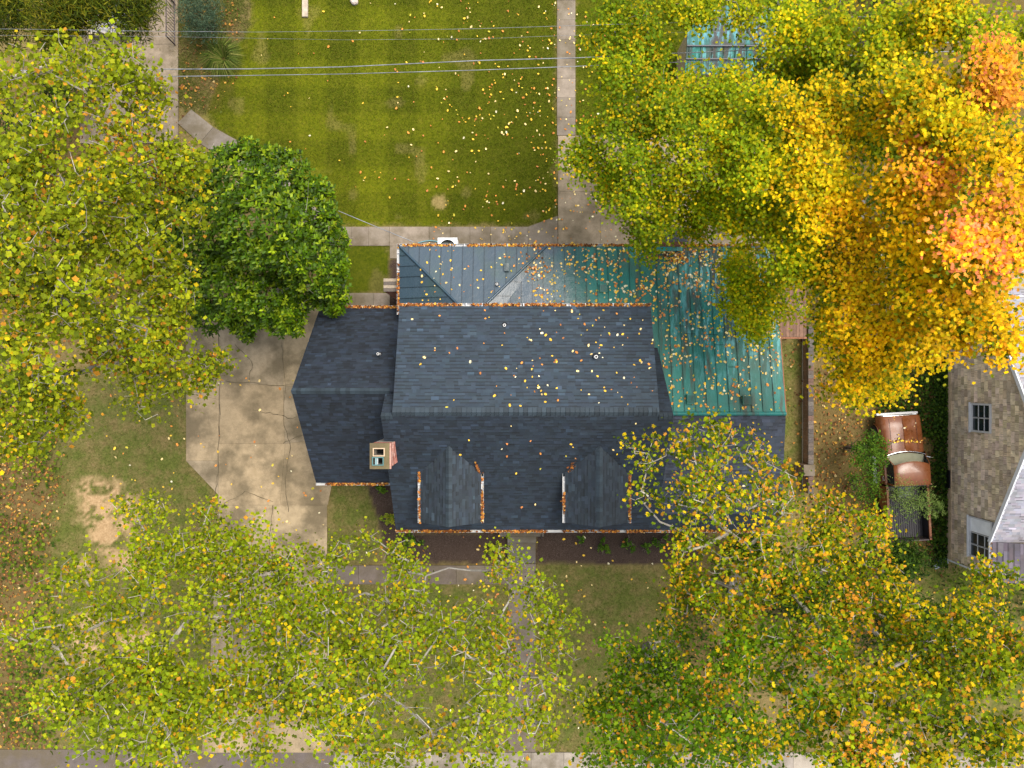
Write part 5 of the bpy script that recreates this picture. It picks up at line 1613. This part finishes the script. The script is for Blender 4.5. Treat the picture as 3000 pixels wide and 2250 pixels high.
shrub('fern_bush', 'dark feathery evergreen in the lower right thicket', 2690, 1850, 1.6, 120, 3400, (.22, .40), LANCE, IVY, flat=.5, tilt=1.0)
shrub('fern_bush', 'dark feathery evergreen near the front right house corner', 2200, 1610, 1.6, 70, 1800, (.22, .36), LANCE, IVY, flat=.5, tilt=1.0)
shrub('spruce_bush', 'grey green spruce bush beside the terrace railing', 592, 52, 1.2, 70, 3600, (.13, .22), LANCE, SPR, flat=.9, tilt=1.2)
shrub('evergreen_shrub', 'dark shrub in the shade left of the upper terrace', 180, 270, 1.0, 70, 1300, (.12, .20), OVAL, IVY)
shrub('evergreen_shrub', 'dark shrub under the left edge tulip tree', 60, 420, 1.2, 120, 1800, (.12, .22), OVAL, IVY)
# clump of ornamental grass
og = thing('grass_clump', 'arching clump of ornamental grass at the lawn edge', 'grass', tuple(P(655, 180, 0)))
n = 900
c = P(655, 172, 0); a = rng.random(n) * 2 * np.pi; L = rng.uniform(.6, 1.15, n); e = rng.uniform(.4, 1.0, n)
d = np.stack([np.cos(a), np.sin(a), np.zeros(n)], -1); s = np.stack([-np.sin(a), np.cos(a), np.zeros(n)], -1) * .011
b0 = c + d * .08; b1 = c + d * (L * .5)[:, None] + np.array([0, 0, 1]) * (L * .55 * e)[:, None]; b2 = c + d * (L * 1.05)[:, None] + np.array([0, 0, 1]) * (L * .3 * e)[:, None]
V = np.concatenate([np.stack([b0 - s, b0 + s, b1 + s, b1 - s], 1), np.stack([b1 - s, b1 + s, b2 + s * .2, b2 - s * .2], 1)])
cc = pick([((.10, .14, .02), 4), ((.20, .20, .05), 2), ((.05, .08, .012), 2)], n)
bulk('blades', V, np.concatenate([cc, cc]), 'grass_blade', og)
# bedding plants
for px, py, r, n, pal, lab in ((1113, 1428, 26, 120, SHG, 'small leafy plant under the left wing gutter'),
                               (1140, 1520, 26, 150, YGR, 'light green plant at the front left house corner'),
                               (1212, 1580, 30, 130, SHG, 'leafy plant at the left end of the front gutter'),
                               (1452, 1622, 26, 90, YGR, 'yellow green fern beside the front steps'),
                               (1704, 1582, 15, 50, SHG, 'tiny green plant in the mulch, nearest the steps on the right'),
                               (1768, 1606, 26, 110, SHG, 'green plant in the middle of the right mulch bed'),
                               (1846, 1586, 26, 110, SHG, 'green plant close under the gutter in the right mulch bed'),
                               (1893, 1606, 18, 50, SHG, 'low green plant second from the right in the mulch bed'),
                               (1932, 1588, 24, 110, SHG, 'green plant at the right end of the mulch bed')):
    shrub('bedding_plant', lab, px, py, .22, r, n, (.12, .20), OVAL, pal, flat=.5, group='plants in the front mulch beds', cat='plant', nst=5, tilt=.5)
# ivy along the foot of the shake wall and under the truck
n = 5200
px = np.concatenate([rng.normal(2752, 16, n // 2), rng.uniform(2560, 2775, n // 2)]); py = np.concatenate([rng.uniform(1080, 1660, n // 2), rng.uniform(1050, 1280, n // 2)])
px = np.minimum(px, 2778)
p = np.stack([(px - 1500) * H / F, (1125 - py) * H / F, rng.uniform(0, .25, len(px))], -1)
p[:, 0] = np.minimum(p[:, 0], 21.0)
T, B, N = rot_basis(len(p), .7)
tag(bulk('ivy', place(SCRAP, p, rng.uniform(.08, .15, len(p)), T, B, N), pick(IVY, len(p)), 'leaf', None, 'stuff'), 'dark ivy creeping along the foot of the shake wall', 'ivy')

n = 9000
px = rng.uniform(1990, 3050, n); py = rng.uniform(1640, 2215, n)
k = vnoise(px / 60, py / 60, .8, 6) + rng.normal(0, .12, n) > .42
px, py = px[k], py[k]
p = np.stack([(px - 1500) * H / F, (1125 - py) * H / F, rng.uniform(-.02, .35, len(px))], -1)
T, B, N = rot_basis(len(p), .6)
tag(bulk('undergrowth', place(OVAL, p, rng.uniform(.12, .26, len(p)), T, B, N), pick(IVY + [((.09, .14, .012), 4)], len(p)), 'leaf', None, 'stuff'), 'dark green undergrowth beneath the lower right trees', 'undergrowth')
n = 9000
px = rng.uniform(2250, 3080, n); py = rng.uniform(-40, 960, n)
p = np.stack([(px - 1500) * H / F, (1125 - py) * H / F, rng.uniform(-.02, .4, len(px))], -1)
p = p[(p[:, 0] < 20.8) & ~((p[:, 0] < 13.8) & (p[:, 1] < 6.0))]
T, B, N = rot_basis(len(p), .6)
tag(bulk('undergrowth', place(OVAL, p, rng.uniform(.14, .28, len(p)), T, B, N), pick(IVY + [((.09, .14, .012), 3)], len(p)), 'leaf', None, 'stuff'), 'dark green undergrowth beneath the upper right maples', 'undergrowth')
n = 3400
px = 200 - np.abs(rng.normal(0, 120, n)) - rng.uniform(0, 110, n); py = rng.uniform(1230, 2190, n)
k = vnoise(px / 60, py / 60, .7, 8) + rng.normal(0, .15, n) > .45
px, py = px[k], py[k]
p = np.stack([(px - 1500) * H / F, (1125 - py) * H / F, rng.uniform(-.02, .22, len(px))], -1)
T, B, N = rot_basis(len(p), .5)
tag(bulk('undergrowth', place(SCRAP, p, rng.uniform(.10, .2, len(p)), T, B, N), pick([((.11, .17, .012), 4), ((.19, .25, .02), 2), ((.05, .09, .01), 2), ((.45, .33, .03), .8)], len(p)), 'leaf', None, 'stuff'), 'low green plants along the left edge', 'undergrowth')

# ------------------------------------------------------------------ fallen leaves
def fall(name, label, px, py, zf, size, pal, tilt=.3, mat='leaf_dry'):
    pts = np.array([zf(a, b) for a, b in zip(px, py)])
    return tag(leaves_at(name, pts, size, pal, None, tilt, mat=mat, tmpl=MAPLE), label, 'leaves')
g0 = lambda a, b: P(a, b, .012)
def onroof(fn, lift=.03):
    def f(a, b):
        p = on(a, b, fn).copy(); p[2] = fn(p) + lift; return p
    return f
def sample(n, x0, x1, y0, y1, dens=None):
    px = rng.uniform(x0, x1, n); py = rng.uniform(y0, y1, n)
    if dens is not None:
        k = rng.random(n) < dens(px, py) * np.clip(vnoise(px / 60, py / 60, 1.6, 9) * 2.6 - .1, .2, 2.0); px, py = px[k], py[k]
    return px, py
fall('fallen_leaves', 'yellow fallen leaves dotted over the back lawn', *sample(1300, 760, 1632, 0, 660, lambda x, y: np.clip((x - 1050) / 520, .10, 1) * .62), g0, (.07, .125), FALL)
fall('fallen_leaves', 'fallen leaves on the back walks and patio slabs', *sample(420, 1240, 1900, 400, 715, lambda x, y: ((x > 1635) | (y > 664)) * np.clip((x - 1150) / 400, .1, 1)), lambda a, b: P(a, b, .02), (.07, .12), FALL)
fall('fallen_leaves', 'fallen leaves on the narrow straight path', *sample(90, 1634, 1790, 0, 397), lambda a, b: P(a, b, .02), (.07, .12), FALL)
fall('fallen_leaves', 'scattered fallen leaves on the driveway and left lawn', *sample(130, 300, 960, 1080, 1700), lambda a, b: P(a, b, .02), (.09, .15), FALL)
fall('fallen_leaves', 'fallen leaves over the mulch beds and front walk', *sample(230, 960, 2050, 1570, 2200), lambda a, b: P(a, b, .03), (.09, .15), FALL)
x, y = sample(4200, 1560, 2285, 728, 1200, lambda x, y: .28 + .75 * np.clip((900 - y) / 170, 0, 1) * np.clip((x - 1650) / 250, 0, 1))
k = (y < 885) | (x > 1925 + (y - 1000) * .2 + 0)
k &= ~((y > 885) & (x < 1912))
fall('fallen_leaves', 'many orange and yellow leaves stuck to the green metal roof', x[k], y[k], onroof(fC), (.075, .135), FALL)
fall('fallen_leaves', 'few leaves on the grey hipped metal roof', *sample(60, 1230, 1560, 728, 880), onroof(fHN), (.06, .11), FALL)
fall('fallen_leaves', 'leaves caught in the metal roof valley', rng.normal(1560, 22, 90) + 0, rng.normal(775, 26, 90), onroof(fC, .06), (.07, .12), BROWN + FALL)
fall('fallen_leaves', 'leaves heaped at the foot of the rear chimney', rng.normal(1965, 34, 150), rng.normal(755, 11, 150), onroof(fC, .05), (.07, .12), BROWN + FALL)
fall('fallen_leaves', 'leaves dotted over the rear shingle slope', *sample(330, 1180, 1915, 905, 1195, lambda x, y: np.clip((x - 1250) / 450, .12, 1) * .55), onroof(fMN), (.07, .115), FALL)
fall('fallen_leaves', 'leaves dotted over the front shingle slope', *sample(34, 1180, 1900, 1240, 1500), onroof(fMS), (.08, .12), FALL)
fall('fallen_leaves', 'leaves dotted over the low right shingle slope', *sample(50, 1980, 2285, 1225, 1480), onroof(fRS), (.08, .12), FALL)
x, y = rng.normal(0, 1, 90), rng.normal(0, 1, 90)
fall('fallen_leaves', 'drift of brown leaves above the right dormer gutter', 1668 + x * 7 + (y < 0) * 6, 1385 + y * 16 - x * 10, onroof(fMS, .06), (.07, .12), BROWN, .6)
x = rng.normal(0, 1, 40)
fall('fallen_leaves', 'drift of brown leaves above the left dormer gutter', 1400 + x * 4, 1372 + x * 9, onroof(fMS, .06), (.07, .12), BROWN, .6)
x, y = sample(9000, 2300, 2775, 960, 2200, lambda x, y: (zones(x, y)[3] * .8 + .12))
fall('leaf_litter', 'thick brown leaf litter around the truck and garden wall', x, y, lambda a, b: P(a, b, random.uniform(-.03, .03)), (.06, .13), LITT, .45)
x, y = sample(3600, -20, 200, 1180, 2200, lambda x, y: zones(x, y)[3])
fall('leaf_litter', 'brown leaf litter along the left edge', x, y, lambda a, b: P(a, b, random.uniform(-.03, .03)), (.07, .14), LITT, .45)
x, y = sample(800, 520, 760, -20, 340, lambda x, y: zones(x, y)[3] * .8)
fall('leaf_litter', 'leaf litter among the weeds beside the railing', x, y, lambda a, b: P(a, b, random.uniform(-.03, .03)), (.06, .12), LITT, .45)
x, y = sample(3500, 0, 560, 250, 1150, lambda x, y: zones(x, y)[3] * .8)
fall('leaf_litter', 'leaf litter under the tulip trees at the left', x, y, lambda a, b: P(a, b, random.uniform(-.03, .03)), (.07, .14), LITT, .45)
x = np.concatenate([rng.uniform(2605, 2705, 60), rng.uniform(2612, 2710, 16)]); y = np.concatenate([rng.normal(1292, 3.0, 60), rng.uniform(1222, 1285, 16)])
fall('fallen_leaves', 'leaves caught on the truck bonnet below the windscreen', x, y, lambda a, b: P(a, b, 1.205), (.05, .10), FALL + BROWN)
